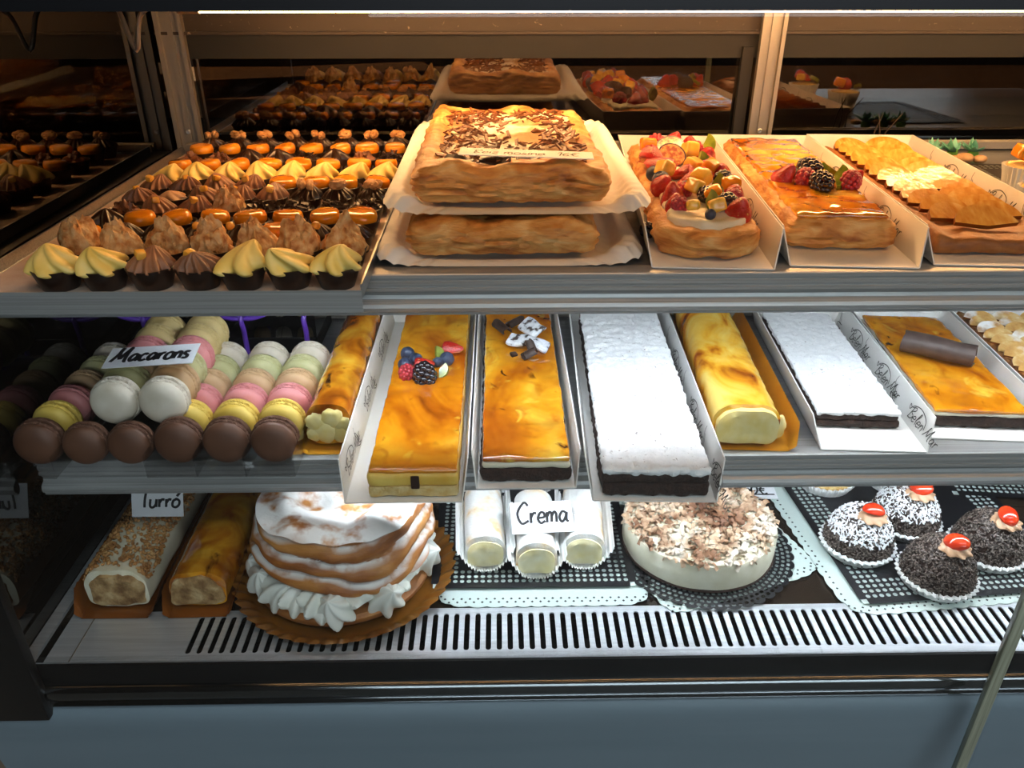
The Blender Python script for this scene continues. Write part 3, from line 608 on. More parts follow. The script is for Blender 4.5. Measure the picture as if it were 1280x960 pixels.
# rows from the front of the tray to its back
ROWS = [
 ['lemon', 'lemon', 'choc', 'choc', 'lemon', 'lemon', 'lemon'],
 ['praline'] * 7,
 ['jelly', 'dark', 'dark', 'dark', 'dark', 'jelly', 'dark', 'dark'],
 ['star', 'jelly', 'jelly', 'jelly', 'jelly', 'jelly', 'jelly', 'jelly'],
 ['flakes', 'choc', 'choc', 'praline', 'shards', 'shards', 'shards', 'shards'],
 ['choc', 'rose', 'choc', 'choc', 'choc', 'walnut', 'walnut', 'walnut'],
 ['choc', 'choc', 'choc', 'choc', 'jelly', 'jelly', 'jelly', 'jelly'],
 ['lemon'] * 8, ['jelly'] * 8, ['flakes', 'flakes', 'star', 'star', 'shards', 'star', 'flakes', 'shards'], ['jelly'] * 8, ['walnut'] * 8]
for r_, row in enumerate(ROWS):
    y = .655 + .0455 * r_; n = len(row)
    x0, x1 = (-.378 - .0016 * r_, -.140) if n == 7 else (-.392 - .0008 * r_, -.139)
    for c_, k in enumerate(row):
        x = x0 + (x1 - x0) * c_ / (n - 1) + R.uniform(-.0015, .0015); yy = y + R.uniform(-.002, .002)
        sc = .98 if n == 7 else .86
        lab = f"chocolate cup, {WORDS[k]}, {ORD[c_]} from left in {'front' if r_ == 0 else 'back' if r_ == 11 else ORD[r_]} row"
        t = thing('chocolate_cup', lab, 'petit four', (x, yy, T0 + .0022), R.uniform(0, 6.28), 'petits fours on the steel tray')
        t.scale = (sc,) * 3
        obj('cup', R.choice(cup_me), None, t)
        if k in TOP:
            nm, ms = TOP[k]; o = obj(nm, R.choice(ms), None, t)
            if k in ('choc', 'dark'):
                a = -t.rotation_euler.z - pi / 2 + R.uniform(-.8, .8)
                obj('candied_fruit', cand_me[0 if k == 'choc' else 1], None, t, (.008 * cos(a), .008 * sin(a), tz + (.012 if k == 'choc' else .0155)), (R.uniform(-.4, .4), R.uniform(-.4, .4), R.uniform(0, 3)))
        elif k == 'walnut':
            obj('dark_swirl', R.choice(TOP['dark'][1]), None, t); obj('walnut', R.choice(wal_me), None, t, (0, 0, tz + .0185), (R.uniform(-.3, .3), R.uniform(-.3, .3), R.uniform(0, 6)))
        else:
            obj('filling', fill_me, None, t); obj('chocolate_shavings', R.choice(shard_me), None, t, kind='stuff')

# ------------------------------------------------------------------ upper shelf: two puff squares on white trays
def white_tray(label, ctr, rx, w, l):
    r = thing('card_tray', label, 'tray', ctr, (rx, 0, 0))
    rim = .012; q = []
    def fn(u, v):
        t = u * 2 * pi; a, b = cos(t), sin(t); e = 14.0
        k = (abs(a) ** e + abs(b) ** e) ** (-1 / e)
        prof = [(.0, .0), (.74, .0), (.79, .0015), (.83, .0095), (.86, rim), (.93, rim + .001), (1.0, .004)]
        f, z = prof[int(round(v * 6))]; g = 1 - (1 - f) * (1 if abs(a * k) > abs(b * k) else w / l * 1.0)
        c = abs(a * k * b * k)                                   # pleats where the corners gather
        pl = .0034 * max(0, (c - .45)) * 2 * abs(cos(t * 45)) * (f > .78)
        if b * k < -.9: z *= .12 + .88 * max(0, min(1, (abs(a * k) - .78) / .12))   # the front rim is pressed flat
        return a * k * w / 2 * (1 - (1 - f) * .9), b * k * l / 2 * (1 - (1 - f) * .9 * w / l) if f > 0 else 0, z + pl
    obj('tray_sheet', surf(360, 7, fn, True), M['paper'], r, ang=180)
    return r
def puff_square(label, ctr, rx, w, l, h):
    r = thing('puff_pastry_square', label, 'pastry', ctr, (rx, 0, 0))
    def fn(p, o):
        e = max(abs(p.x) / (w / 2), abs(p.y) / (l / 2)); side = 1 if e > .82 else 0
        zt = p.z / h
        fold = .006 * sin(p.x * 62 + 3 * nz(p, 14, 2)) * (e > .7) * zt
        dip = -.010 * max(0, min(1, (.86 - e) / .2)) * (zt > .5)
        lay = .0016 * sin(p.z * 900 + 5 * nz(p, 40, 1)) * (1 - abs(o.z))
        bul = .004 * sin(pi * zt) * (1 - abs(o.z))
        return p + o * (lay + bul + .0022 * fz(p, 70, 3, 3)) + Vector((0, 0, dip + fold * .6))
    obj('pastry_shell', rbox(w, l, h, .010, .0034, fn), M['puff'], r)
    return r
tc = Vector((.020, .70, T0))
white_tray('white pleated card tray standing directly on the upper glass shelf', (.010, .915, T0), 0, .258, .42)
puff_square('flat puff pastry square on the lower white tray, under the chocolate square', (.004, .885, T0 + .0052), 0, .172, .335, .0315)
ut = white_tray('raised white pleated card tray stacked above another, carrying the chocolate square', (.018, .927, T0 + .0425), 0, .258, .40)
UP = (.012, .905, T0 + .0478); urx = 0
us = puff_square('puff pastry square covered in chocolate shavings and icing sugar', UP, urx, .179, .325, .036)
dust = obj('cream_filling', tf(rbox(.150, .28, .006, .003, .004, lambda p, o: p + Vector((0, 0, .0035 * fz(p, 38, 7, 3)))), (0, .0, .0255)), mat('dusted_filling', 'd9b184', .7, ramp=[(.36, 'b9834c'), (.44, 'd9b184'), (.52, 'f0e4d2'), (.75, 'faf6ef')], scale=16, detail=5, bump=.4, bscale=220), us)
rr = random.Random(3); gs = []
for i in range(560):
    x, y = rr.uniform(-.074, .074), rr.uniform(-.14, .135)
    if rr.random() < math.exp(-((x - .01) / .03) ** 2 - ((y - .02) / .085) ** 2) * .92: continue
    s = rr.uniform(.6, 1.5) * .0048
    gs.append(tf(box(s * 2.0, s * .55, s * .22), (x, y, .0325 + rr.uniform(0, .0035)), (rr.uniform(-.6, .6), rr.uniform(-.5, .5), rr.uniform(0, 6.3))))
obj('chocolate_shavings', join(*gs), M['chips'], us, kind='stuff', smooth=False)
for i, (x, y) in enumerate([(-.05, -.136), (-.015, -.140), (.02, -.134), (.052, -.136)]):
    obj('chocolate_shard', tf(rbox(.030, .012, .0035, .0015, .003, lambda p, o: p + Vector((0, 0, .004 * nz(p, 60, x * 30)))), (x, y, .034), (.35, .1, .3 * (i - 1.5))), M['choco'], us)
# price card lying across the front of the chocolate square
sg = sign('narrow white price card lying on the chocolate-shaving puff square', 'Reiz mosina  16€', .124, .028, (.026, .754, T0 + .0922), (.0, .03, -.04), .0135, thick=.10)

# ------------------------------------------------------------------ upper shelf, right: fruit pastry in its box
b1 = pastry_box('white card box under the fruit-covered pastry, beside the raised tray', (.197, .695, T0), -.075, .110, .44, marks=((.16, 1),))
fp = thing('fruit_pastry', 'round-ended puff pastry heaped with glazed mixed fruit', 'pastry', (.199, .712, T0 + .0022), -.075)
def fpf(p, o):
    lay = .0014 * sin(p.z * 950 + 4 * nz(p, 40, 1)) * (1 - abs(o.z)); return p + o * (lay + .003 * fz(p, 55, 4, 3) + .004 * sin(pi * min(1, p.z / .026)) * (1 - abs(o.z)))
def round_end(g, w, y0):
    for v in g[0]:                                # a half-round front end
        if v.y < y0: v.y = y0 - (y0 - v.y) * sqrt(max(.02, 1 - min(1, abs(v.x) / (w / 2)) ** 2))
    return g
obj('pastry_base', round_end(tf(rbox(.094, .40, .026, .008, .0032, fpf), (0, .20, 0)), .11, .05), M['puff'], fp)
obj('cream_filling', round_end(tf(rbox(.076, .37, .012, .005, .004, lambda p, o: p + o * .003 * fz(p, 60, 8, 3)), (0, .20, .020)), .085, .06), M['ivory'], fp)
fr = random.Random(21)
FR = [('pine', -.014, .045, .8), ('pine', .010, .040, 1.0), ('straw', .030, .044, 1.3), ('blue', .000, .030, .8), ('kiwi', .0, .064, .9), ('black', .020, .062, 1.1), ('straw', -.028, .070, 1.0), ('rasp', -.026, .056, 1.0), ('orange', .012, .082, 1.1), ('rasp', .030, .080, 1.0),
      ('pine', -.008, .096, 1.1), ('kiwi', .012, .102, .9), ('straw', -.028, .092, 1.3), ('black', .004, .084, .9), ('orange', .032, .108, 1.1), ('straw', .034, .098, 1.2), ('rasp', -.016, .112, 1.1), ('straw', -.034, .128, 1.2), ('pine', .006, .128, 1.2), ('blue', -.010, .128, .9),
      ('straw', .036, .134, 1.2), ('kiwi', .020, .140, 1.0), ('strawhalf', -.004, .146, 1.2), ('blue', -.034, .150, 1.5), ('pine', -.030, .168, 1.2), ('rasp', .012, .160, 1.2), ('black', .034, .160, 1.0), ('strawhalf', -.008, .176, 1.2), ('orange', .020, .182, 1.1), ('straw', .036, .186, 1.1),
      ('blue', -.038, .190, 1.3), ('pine', .004, .202, 1.2), ('rasp', .026, .208, 1.2), ('strawhalf', -.030, .212, 1.6), ('kiwi', .014, .224, 1.1), ('fig', -.012, .246, 1.4), ('straw', .030, .236, 1.2), ('strawhalf', -.038, .250, 1.4), ('rasp', -.034, .276, 1.3), ('pine', .012, .266, 1.3),
      ('straw', .034, .270, 1.2), ('fig', -.008, .300, 1.5), ('rasp', .022, .300, 1.3), ('orange', -.034, .310, 1.2), ('straw', .020, .330, 1.3), ('kiwi', .036, .320, 1.1), ('rasp', -.020, .344, 1.4), ('straw', .004, .358, 1.3)]
for k, x, y, s in FR:
    z = .034 + fr.uniform(0, .006)
    rot = (fr.uniform(-.5, .5), fr.uniform(-.5, .5), fr.uniform(0, 6.3))
    if k in ('straw',): rot = (fr.uniform(-1.35, -.75), fr.uniform(-.3, .3), fr.uniform(-.6, .6))
    if k == 'kiwi': rot = (1.1, 0, fr.uniform(-.5, .5) + pi / 2 * 0); z -= .0
    if k == 'fig': rot = (.75, 0, fr.uniform(-.3, .3)); z += .004
    fruit(fp, k, (x, y, z), rot, s)
tag(obj('blackberry', cluster(.0064, .0072, 36, 4, .0026), M['blackb'], None, P(809, 300, T0) + Vector((0, 0, .0105)), (0, 0, .6)), 'single loose blackberry fallen on the card box beside the fruit pastry', 'berry')

# glazed cream pastry with berries
b2 = pastry_box('white card box holding the glazed berry slice on the upper shelf', (.329, .697, T0), -.075, .116, .44, marks=((.13, 1), (.30, 1)))
gp = thing('glazed_cream_slice', 'glossy caramel-glazed puff slice with berries on top, upper shelf', 'pastry', (.331, .742, T0 + .0022), -.075)
obj('pastry_base', tf(rbox(.098, .37, .030, .007, .0032, fpf), (0, .185, 0)), M['puff'], gp)
obj('caramel_glaze', tf(rbox(.088, .358, .006, .003, .0035, lambda p, o: p + o * .0018 * fz(p, 50, 2, 3)), (0, .186, .0272)), M['caramel'], gp)
for k, x, y, s, rot in [('straw', -.026, .13, 1.25, (-1.0, .2, .3)), ('black', .006, .155, 1.35, (.3, .4, 1)), ('rasp', -.008, .118, 1.25, (.5, 0, .2)), ('black', .004, .100, 1.25, (.2, .3, .4)), ('kiwi', .022, .118, 1.1, (.7, 0, -.4)), ('rasp', .036, .106, 1.3, (1.1, 0, 0)), ('kiwi', .024, .145, .9, (.5, .2, 1.2)), ('straw', .044, .118, 1.0, (-1.0, .2, .5))]:
    fruit(gp, k, (x, y, .040), rot, s)

# apple tart with a ring of slices
b3 = pastry_box('white card box holding the glazed apple tart on the upper shelf', (.470, .697, T0), -.075, .128, .44, marks=((.07, 1), (.19, 1), (.31, 1), (.12, -1)))
at_ = thing('apple_tart', 'long glazed apple tart with overlapping slices, on the upper shelf', 'tart', (.472, .722, T0 + .0022), -.075)
def tart_base(p, o):
    e = abs(p.x) / .055; up = .007 * max(0, e - .72) / .28 * (p.z > .005); return p + o * .0022 * fz(p, 60, 5, 3) + Vector((0, 0, up))
obj('pastry_base', tf(rbox(.112, .39, .016, .006, .0034, tart_base), (0, .195, 0)), M['crust'], at_)
def slice_mesh(r, th, m):
    """fruit slice with a darker rim round its edge"""
    me = mesh('apple_slice', wedge(r, th, 2.8, 22), [m, M['applerim']])
    for q in me.polygons:
        if abs(q.normal.z) < .5: q.material_index = 1
    return me
sl_a, sl_b = slice_mesh(.026, .0046, M['apple']), slice_mesh(.031, .0046, M['apple'])
for k in range(15):
    y = .016 + k * .0245
    for s in ((0,) if k == 0 else (-1, 1)):
        obj('apple_slice', sl_a if k else sl_b, None, at_, (s * .0215 + fr.uniform(-.002, .002), y + .010 + (.006 if s > 0 else 0), .0165 + fr.uniform(0, .001)), (0, -.44, pi / 2 - s * .22 + fr.uniform(-.1, .1)))

# fruit cupcakes on a lace tray at the far right of the upper shelf
def lace_ring(r0, r1, rows, n, z, scallop=True):
    """round lace: cells with a real hole in each"""
    V, F = [], []
    def cell(q, k=.80):
        b = len(V); c = sum(q, Vector()) / 4; m = []
        for i in range(4): m += [c + ((q[i] + q[(i + 1) % 4]) / 2 - c) * k * .82, c + (q[(i + 1) % 4] - c) * k * .66]
        V.extend(q); V.extend(m)
        for i in range(4):
            j = (i + 1) % 4; e, f, g = 4 + 2 * ((i - 1) % 4) + 1, 4 + 2 * i, 4 + 2 * i + 1
            F.append((b + i, b + f, b + e)); F.append((b + i, b + j, b + f)); F.append((b + j, b + g, b + f))
    for a in range(rows):
        ra, rb = r0 + (r1 - r0) * a / rows, r0 + (r1 - r0) * (a + 1) / rows
        for i in range(n):
            t0, t1 = 2 * pi * (i + .5 * (a % 2)) / n, 2 * pi * (i + 1 + .5 * (a % 2)) / n
            cell([Vector((r_ * cos(t), r_ * sin(t), z)) for r_, t in ((ra, t0), (rb, t0), (rb, t1), (ra, t1))])
    if scallop:
        m = n // 2; b = len(V); V += [Vector((r1 * cos(2 * pi * i / (m * 6)), r1 * sin(2 * pi * i / (m * 6)), z)) for i in range(m * 6)]
        V += [Vector(((r1 + .004 * abs(sin(pi * i / 6)) ** .6) * cos(2 * pi * i / (m * 6)), (r1 + .004 * abs(sin(pi * i / 6)) ** .6) * sin(2 * pi * i / (m * 6)), z)) for i in range(m * 6)]
        k = m * 6; F += [(b + i, b + (i + 1) % k, b + k + (i + 1) % k, b + k + i) for i in range(k)]
    return V, F
def lace_rect(w, l, z, border=3, c=.0075):
    nx, ny = int(w / c), int(l / c); V, F = [], []
    cx, cy = w / nx, l / ny
    def cell(q, k=.80):
        b = len(V); ctr = sum(q, Vector()) / 4; m = []
        for i in range(4): m += [ctr + ((q[i] + q[(i + 1) % 4]) / 2 - ctr) * k * .85, ctr + (q[(i + 1) % 4] - ctr) * k * .62]
        V.extend(q); V.extend(m)
        for i in range(4):
            j = (i + 1) % 4; e, f, g = 4 + 2 * ((i - 1) % 4) + 1, 4 + 2 * i, 4 + 2 * i + 1
            F.append((b + i, b + f, b + e)); F.append((b + i, b + j, b + f)); F.append((b + j, b + g, b + f))
    for i in range(nx):
        for j in range(ny):
            d = min(i, j, nx - 1 - i, ny - 1 - j)
            if d == 0 and (i in (0, nx - 1)) and (j in (0, ny - 1)): continue
            x, y = -w / 2 + i * cx, -l / 2 + j * cy
            if 0 < d <= border:
                s = .5 * cx if (j if d in (i, nx - 1 - i) else i) % 2 and False else 0
                cell([Vector((x, y, z)), Vector((x + cx, y, z)), Vector((x + cx, y + cy, z)), Vector((x, y + cy, z))])
            else:
                b = len(V); V += [Vector((x, y, z)), Vector((x + cx, y, z)), Vector((x + cx, y + cy, z)), Vector((x, y + cy, z))]; F.append((b, b + 1, b + 2, b + 3))
    return V, F
def lace_tray(label, ctr, yaw, w, l, c=.0075, border=3, under=True):
    r = thing('lace_tray', label, 'lace tray', ctr, yaw)
    obj('lace_card', lace_rect(w, l, .0022, border, c), M['lace'], r, smooth=False)
    if under: obj('paper_liner', box(w - .004, l - .004, .0006, (0, 0, .0008)), M['doily'], r, smooth=False)
    return r
lace_tray('black lace tray under the fruit cupcakes at the end of the upper shelf', (.70, .985, T0), -.1, .18, .21)
def paper_case(r, h, n=28, amp=.05, top=1.22):
    pr = [(r, 0), (r * 1.04, h * .25), (r * 1.1, h * .55), (r * 1.16, h * .8), (r * top, h), (r * (top - .02), h), (r * 1.12, h * .8)]
    return lathe(pr, n * 4, lambda t, a, z, k: a * (1 + amp * (.25 + z / h) * cos(n * t)))
for i, (u, v) in enumerate([(1264, 238), (1284, 268)]):
    p = P(u, v, T0 + .003)
    c = thing('fruit_cupcake', ['fruit cupcake with orange piece, behind the other on the lace tray', 'fruit cupcake with halved strawberry, in front on the lace tray'][i], 'cupcake', (p.x + .012, p.y, T0 + .003), .3 * i, 'fruit cupcakes')
    obj('paper_case', paper_case(.022, .030), M['paper'], c)
    obj('cake', lathe([(.021, .001), (.0245, .026), (.022, .031), (0, .034)], 24), M['sponge'], c)
    for k, x, y, z, rot, s in ([('orange', -.014, .002, .038, (.2, .3, .3), 1.2), ('straw', .006, -.008, .038, (.4, .3, 1.0), 1.2), ('kiwi', .014, .008, .036, (.4, 0, 0), .9)] if i == 0 else [('strawhalf', -.004, -.010, .038, (.2, 0, 1.5), 1.4), ('kiwi', .012, .006, .036, (.5, 0, .8), 1.0), ('pine', -.008, .012, .036, (0, 0, .3), 1.0)]): fruit(c, k, (x, y, z), rot, s)

# succulents on the rear ledge, behind the boxes
for i, u in enumerate((1133, 1161, 1187)):
    p = P(u, 196, ZU + .012); r = thing('artificial_succulent', 'small teal artificial succulent on the rear ledge, ' + ['widest, first from the boxes', 'tallest, in the middle', 'last in the row'][i], 'plant', (.606 + .0295 * i, 1.128, ZU + .0006), .7 * i, 'succulents on the rear ledge')
    obj('stem', lathe([(.006, 0), (.008, .006), (.006, .014), (0, .016)], 12), M['succb'], r)
    for k in range(9):
        a = 2 * pi * k / 9 * (1 if k < 6 else 1.6); el = .35 if k < 6 else 1.0; L_ = .024 if k < 6 else .020
        def lf(u_, v_): t = u_ * 2 * pi; w_ = .0052 * sin(pi * min(.999, v_ * .9 + .1)) ** .8 * (1 - v_ ** 4); return Vector((L_ * v_, w_ * cos(t), w_ * .35 * sin(t) + .004 * v_ * v_))
        obj('leaf', tf(surf(10, 9, lf, True, True, True), (0, 0, .011), (0, -el, a)), M['succ'], r)
for i, (u, s) in enumerate([(1146, .008), (1166, .010), (1180, .008), (1124, .007)]):
    p = P(u, 204, ZU + .012); tag(obj('pebble', ico(s, 2, lambda v: Vector((v.x * 1.3, v.y, v.z * .7)) * (1 + .15 * nz(v, 1.5, i))), M['pebble'], None, ((.622, .640, .662, .600)[i], 1.103, ZU + .0012 + s * .72)), 'beige pebble at the foot of the succulents, ' + ['second from the boxes', 'largest of the four', 'last from the boxes', 'smallest of the four'][i], 'pebble', 'pebbles')
for i in range(3):
    p = P(1066 + 9 * i, 190, ZU); tag(obj('dry_twig', tube([(.535 + .010 * i, 1.170, ZU + .0004), (.539 + .008 * i, 1.170, ZU + .030), (.535 + .010 * i + (.012, -.004, .02)[i], 1.172, ZU + .056)], .0012, 6, .0006), M['twig']), 'thin dark dry twig beside the succulents, ' + ['tilted, nearest the rear post', 'upright middle one', 'most slanted one'][i], 'twig', 'dry twigs')
# ------------------------------------------------------------------ middle shelf
T1 = ZM + .0006
def gold_board(label, ctr, yaw, w, l, m='goldcard', curl=.022):
    """gilded cake board with turned-up scalloped sides; origin at the middle of its front edge"""
    r = thing('cake_board', label, 'cake board', ctr, yaw)
    n = 90
    def fn(u, v):
        s = (u * 2 - 1); f = abs(s); x = math.copysign(min(f, .72) / .72 * w * .40, s) if f < .72 else math.copysign(w * .40 + (f - .72) / .28 * w * .10, s)
        z = 0 if f < .72 else ((f - .72) / .28) * curl
        y = l * v; c = (1 - min(1, v / .06)) if f >= .72 else 0
        return x * (1 - .12 * c * (f > .72)), y, z * (1 - .75 * c) + .0012 * (f > .97) * cos(y * 900) + .0003
    obj('board_sheet', surf(33, n, fn), M[m], r, ang=60); return r

def roll(w, l, h, seed, bump=.002, flat=.72, n=56, m=70):
    """log with a rounded top, front end at y = 0"""
    def fn(u, v):
        t = u * 2 * pi; c, s = cos(t), sin(t)
        x = math.copysign(abs(c) ** flat, c) * w / 2; z = h / 2 + math.copysign(abs(s) ** (.9 if s > 0 else .35), s) * h / 2
        y = l * v; d = bump * .7 * fz((x, y, z), 34, seed, 3) + bump * .35 * nz((x, y, z), 12, seed)
        return x + d * c, y + .002 * nz((x, y, z), 60, seed) * (1 if v < .02 else 0), max(z + d * s, .0006)
    g = surf(n, m, fn, True)
    for row, yy in ((0, -.0015), (m - 1, l + .001)):     # rounded-over ends: concentric rings
        base = [g[0][row * n + i] for i in range(n)]; ctr = sum(base, Vector()) / n; prev = [row * n + i for i in range(n)]
        for k in (.8, .55, .3):
            b = len(g[0]); g[0].extend([Vector((ctr.x + (p.x - ctr.x) * k, yy + .0016 * nz(p * k, 120, seed), ctr.z + (p.z - ctr.z) * k)) for p in base])
            for i in range(n):
                j = (i + 1) % n; q = (prev[i], prev[j], b + j, b + i); g[1].append(q[::-1] if row == 0 else q)
            prev = list(range(b, b + n))
        g[1].append(tuple(prev) if row else tuple(prev[::-1]))
    return g

# macarons: rows of six on edge, leaning back, in clear sleeves
def macaron_meshes(r):
    dome = [(r * .90, 0), (r * .945, .0022), (r * .965, .0040), (r * .95, .0056), (r * .90, .0074), (r * .77, .0093), (r * .56, .0106), (r * .3, .0113), (0, .0115)]
    foot = lambda t, a, z, k: a * (1 + (.035 * nz((cos(t) * 5, sin(t) * 5, k), 1.6, 2) if k < 2.2 else 0))
    g = lathe(dome, 48, foot); ft = lathe([(r * .9, -.0006), (r * .99, .0002), (r * 1.02, .0016), (r * 1.015, .0028), (r * .975, .0040), (r * .9, .0042)], 96, lambda t, a, z, k: a * (1 + .05 * nz((cos(t) * 9, sin(t) * 9, k * 2), 1.5, 6)))
    return [[Vector((v.x, v.y, v.z * 1.18)) for v in g[0]], g[1]], ft
MR = .0228
mg, mf = macaron_meshes(MR)
MM = {k: (mesh('shell', tf(mg, (0, 0, .0016)), m[0]), mesh('shell', tf(mg, (0, 0, -.0016), (pi, 0, 0)), m[0]), mesh('foot', tf(mf, (0, 0, .0016)), m[1]), mesh('foot', tf(mf, (0, 0, -.0016), (pi, 0, 0)), m[1])) for k, m in MAC.items()}
fill_m = mesh('filling', lathe([(MR * .86, -.0018), (MR * .9, 0), (MR * .86, .0018)], 32), MFILL)
def macaron(k, lab, x, y, z, lean, s=1.0, yaw=0, group=None):
    t = thing('macaron', lab, 'macaron', (x, y, z), (pi / 2 - lean, 0, yaw), group); t.scale = (s,) * 3
    a, b, c, d = MM[k]
    for me in (a, b):
        o = obj('shell', me, None, t)
    for me in (c, d): obj('foot', me, None, t)
    obj('filling', fill_m, None, t); return t
SIX = ['brown', 'yellow', 'pink', 'beige', 'green', 'white']
HUE = dict(brown='chocolate brown', yellow='bright yellow', pink='pink', beige='caramel beige', green='pistachio green', white='off-white', cream='pale cream yellow')
def mac_row(name, x0, x1, y0, y1, z, kinds, lean=.05, s=1.0):
    n = len(kinds)
    for i, k in enumerate(kinds):
        f = i / max(1, n - 1)
        macaron(k, f"{HUE[k]} macaron, {ORD[i]} from the front in the {name}", x0 + (x1 - x0) * f + R.uniform(-.001, .001), y0 + (y1 - y0) * f, z, lean, s, R.uniform(-.06, .06), 'macarons in clear sleeves')
zm = T1 + .0245
mac_row('row beside the dark glass end panel', -.4485, -.4485, .668, .838, zm, SIX)
mac_row('third row from the rolled cake', -.3145, -.316, .668, .838, zm, SIX)
mac_row('second row from the rolled cake', -.2675, -.2675, .668, .838, zm, SIX)
mac_row('row right next to the rolled cake', -.2205, -.2215, .668, .838, zm, SIX)
mac_row('low front row nearest the end panel', -.401, -.401, .664, .664, zm, ['brown'], s=.92)
mac_row('low second row from end panel', -.358, -.358, .664, .664, zm, ['brown'], s=.92)
UPK = ['white', 'green', 'beige', 'pink', 'cream', 'cream']
mac_row('raised row by the end panel', -.378, -.387, .695, .852, zm + .030, UPK, s=1.03)
mac_row('raised row towards the rolled cake', -.331, -.340, .695, .852, zm + .030, ['white', 'beige', 'green', 'pink', 'cream', 'cream'], s=1.03)
def sleeve(label, x, y, z, w, l, h):
    r = thing('clear_sleeve', label, 'plastic sleeve', (x, y, z))
    obj('base', box(w, l, .0008, (0, l / 2, -.0004)), M['clear'], r, smooth=False)
    for s in (-1, 1): obj('side', box(.0006, l, h, (s * w / 2, l / 2, .0004)), M['clear'], r, smooth=False)
    def fr_(u, v): return (u - .5) * w, -.001 + .004 * v * v + .002 * sin(pi * u), h * .62 * v + .0002
    obj('front_flap', surf(12, 6, fr_), M['clear'], r); return r
for lab, x, w_ in (('clear plastic sleeve of macarons beside the dark end panel', -.4485, .0465), ('clear sleeve holding the third macaron row from the rolled cake', -.315, .0472), ('clear sleeve holding the second macaron row from the rolled cake', -.2675, .0472), ('clear sleeve holding the macaron row right next to the rolled cake', -.221, .0475)):
    sleeve(lab, x, .638, T1 + .0004, w_, .235, .024)
b = thing('clear_box', 'low clear plastic box with a dark base carrying the two raised macaron rows', 'plastic box', (-.362, .690, T1))
obj('base', box(.084, .15, .022, (0, .075, 0), bev=.002), M['black'], b, smooth=False)
obj('lid', box(.090, .17, .0012, (0, .075, .0235)), M['clear'], b, smooth=False)
sign('white card with handwritten macarons lettering, lying on the raised macaron rows', 'Macarons', .088, .036, (-.350, .728, zm + .0615), (.12, -.03, .06), .026, thick=.15, dy=.25)

# gift boxes behind the macarons
for i, (x, w_) in enumerate(((-.405, .105), (-.284, .112))):
    g = thing('gift_box', ['clear-lidded black gift box with purple ribbon, nearer the end panel', 'clear-lidded black gift box with purple ribbon, nearer the rolled cake'][i], 'gift box', (x, .955, T1), 0, 'macaron gift boxes')
    obj('base', box(w_, .095, .022, bev=.002), M['black'], g, smooth=False)
    obj('lid', box(w_ + .002, .097, .030, (0, 0, .0226)), M['clear'], g, smooth=False)
    y0 = -.0492
    for xx in (-.28, .40):
        obj('ribbon', tf(tube(smooth_path([(w_ * xx, y0, .001), (w_ * xx, y0 - .0006, .03), (w_ * xx, y0, .0535), (w_ * xx + .006, 0, .0545), (w_ * xx, .048, .0535)], 4), .0032, 8)), M['purple'], g)
    obj('bow', join(tube(smooth_path([(w_ * -.28, y0, .05), (w_ * -.28 - .018, y0 - .004, .062), (w_ * -.28 - .03, y0, .055), (w_ * -.28 - .012, y0 - .002, .05), (w_ * -.28, y0, .05)], 5), .0034, 8), tube(smooth_path([(w_ * -.28, y0, .05), (w_ * -.28 + .018, y0 - .004, .064), (w_ * -.28 + .03, y0, .056), (w_ * -.28 + .012, y0 - .002, .05), (w_ * -.28, y0, .05)], 5), .0034, 8)), M['purple'], g)
    for k in range(3):
        macaron(['beige', 'white', 'cream'][k], f"{['caramel beige', 'off-white', 'pale cream'][k]} macaron standing inside the gift box {['nearer the end panel', 'nearer the rolled cake'][i]}", x - .026 + .028 * k, .955, T1 + .0226 + .0225, 0, .62, pi / 2, 'macarons inside the gift boxes').rotation_euler = (0, pi / 2, 0)

# rolled cake on a gilt board
gold_board('gilt cake board under the rolled cake beside the macarons', (-.1725, .676, T1), .0, .058, .33, curl=.010)
rk = thing('rolled_cake', 'burnt-top rolled cake with cream end, beside the macaron rows', 'cake', (-.1725, .692, T1 + .0022))
obj('roll_body', roll(.045, .30, .048, 3), M['caramelb'], rk)
for i, (x, z, s) in enumerate(((-.012, .027, .0105), (.004, .031, .0115), (.014, .025, .009), (-.004, .016, .012), (.011, .013, .010), (-.014, .014, .009))):
    obj('custard_fold', ico(s, 3, lambda v: Vector((v.x, v.y * .35, v.z)) * (1 + .22 * fz(v, 1.8, i, 3))), M['custard'], rk, (x, -.001, z))

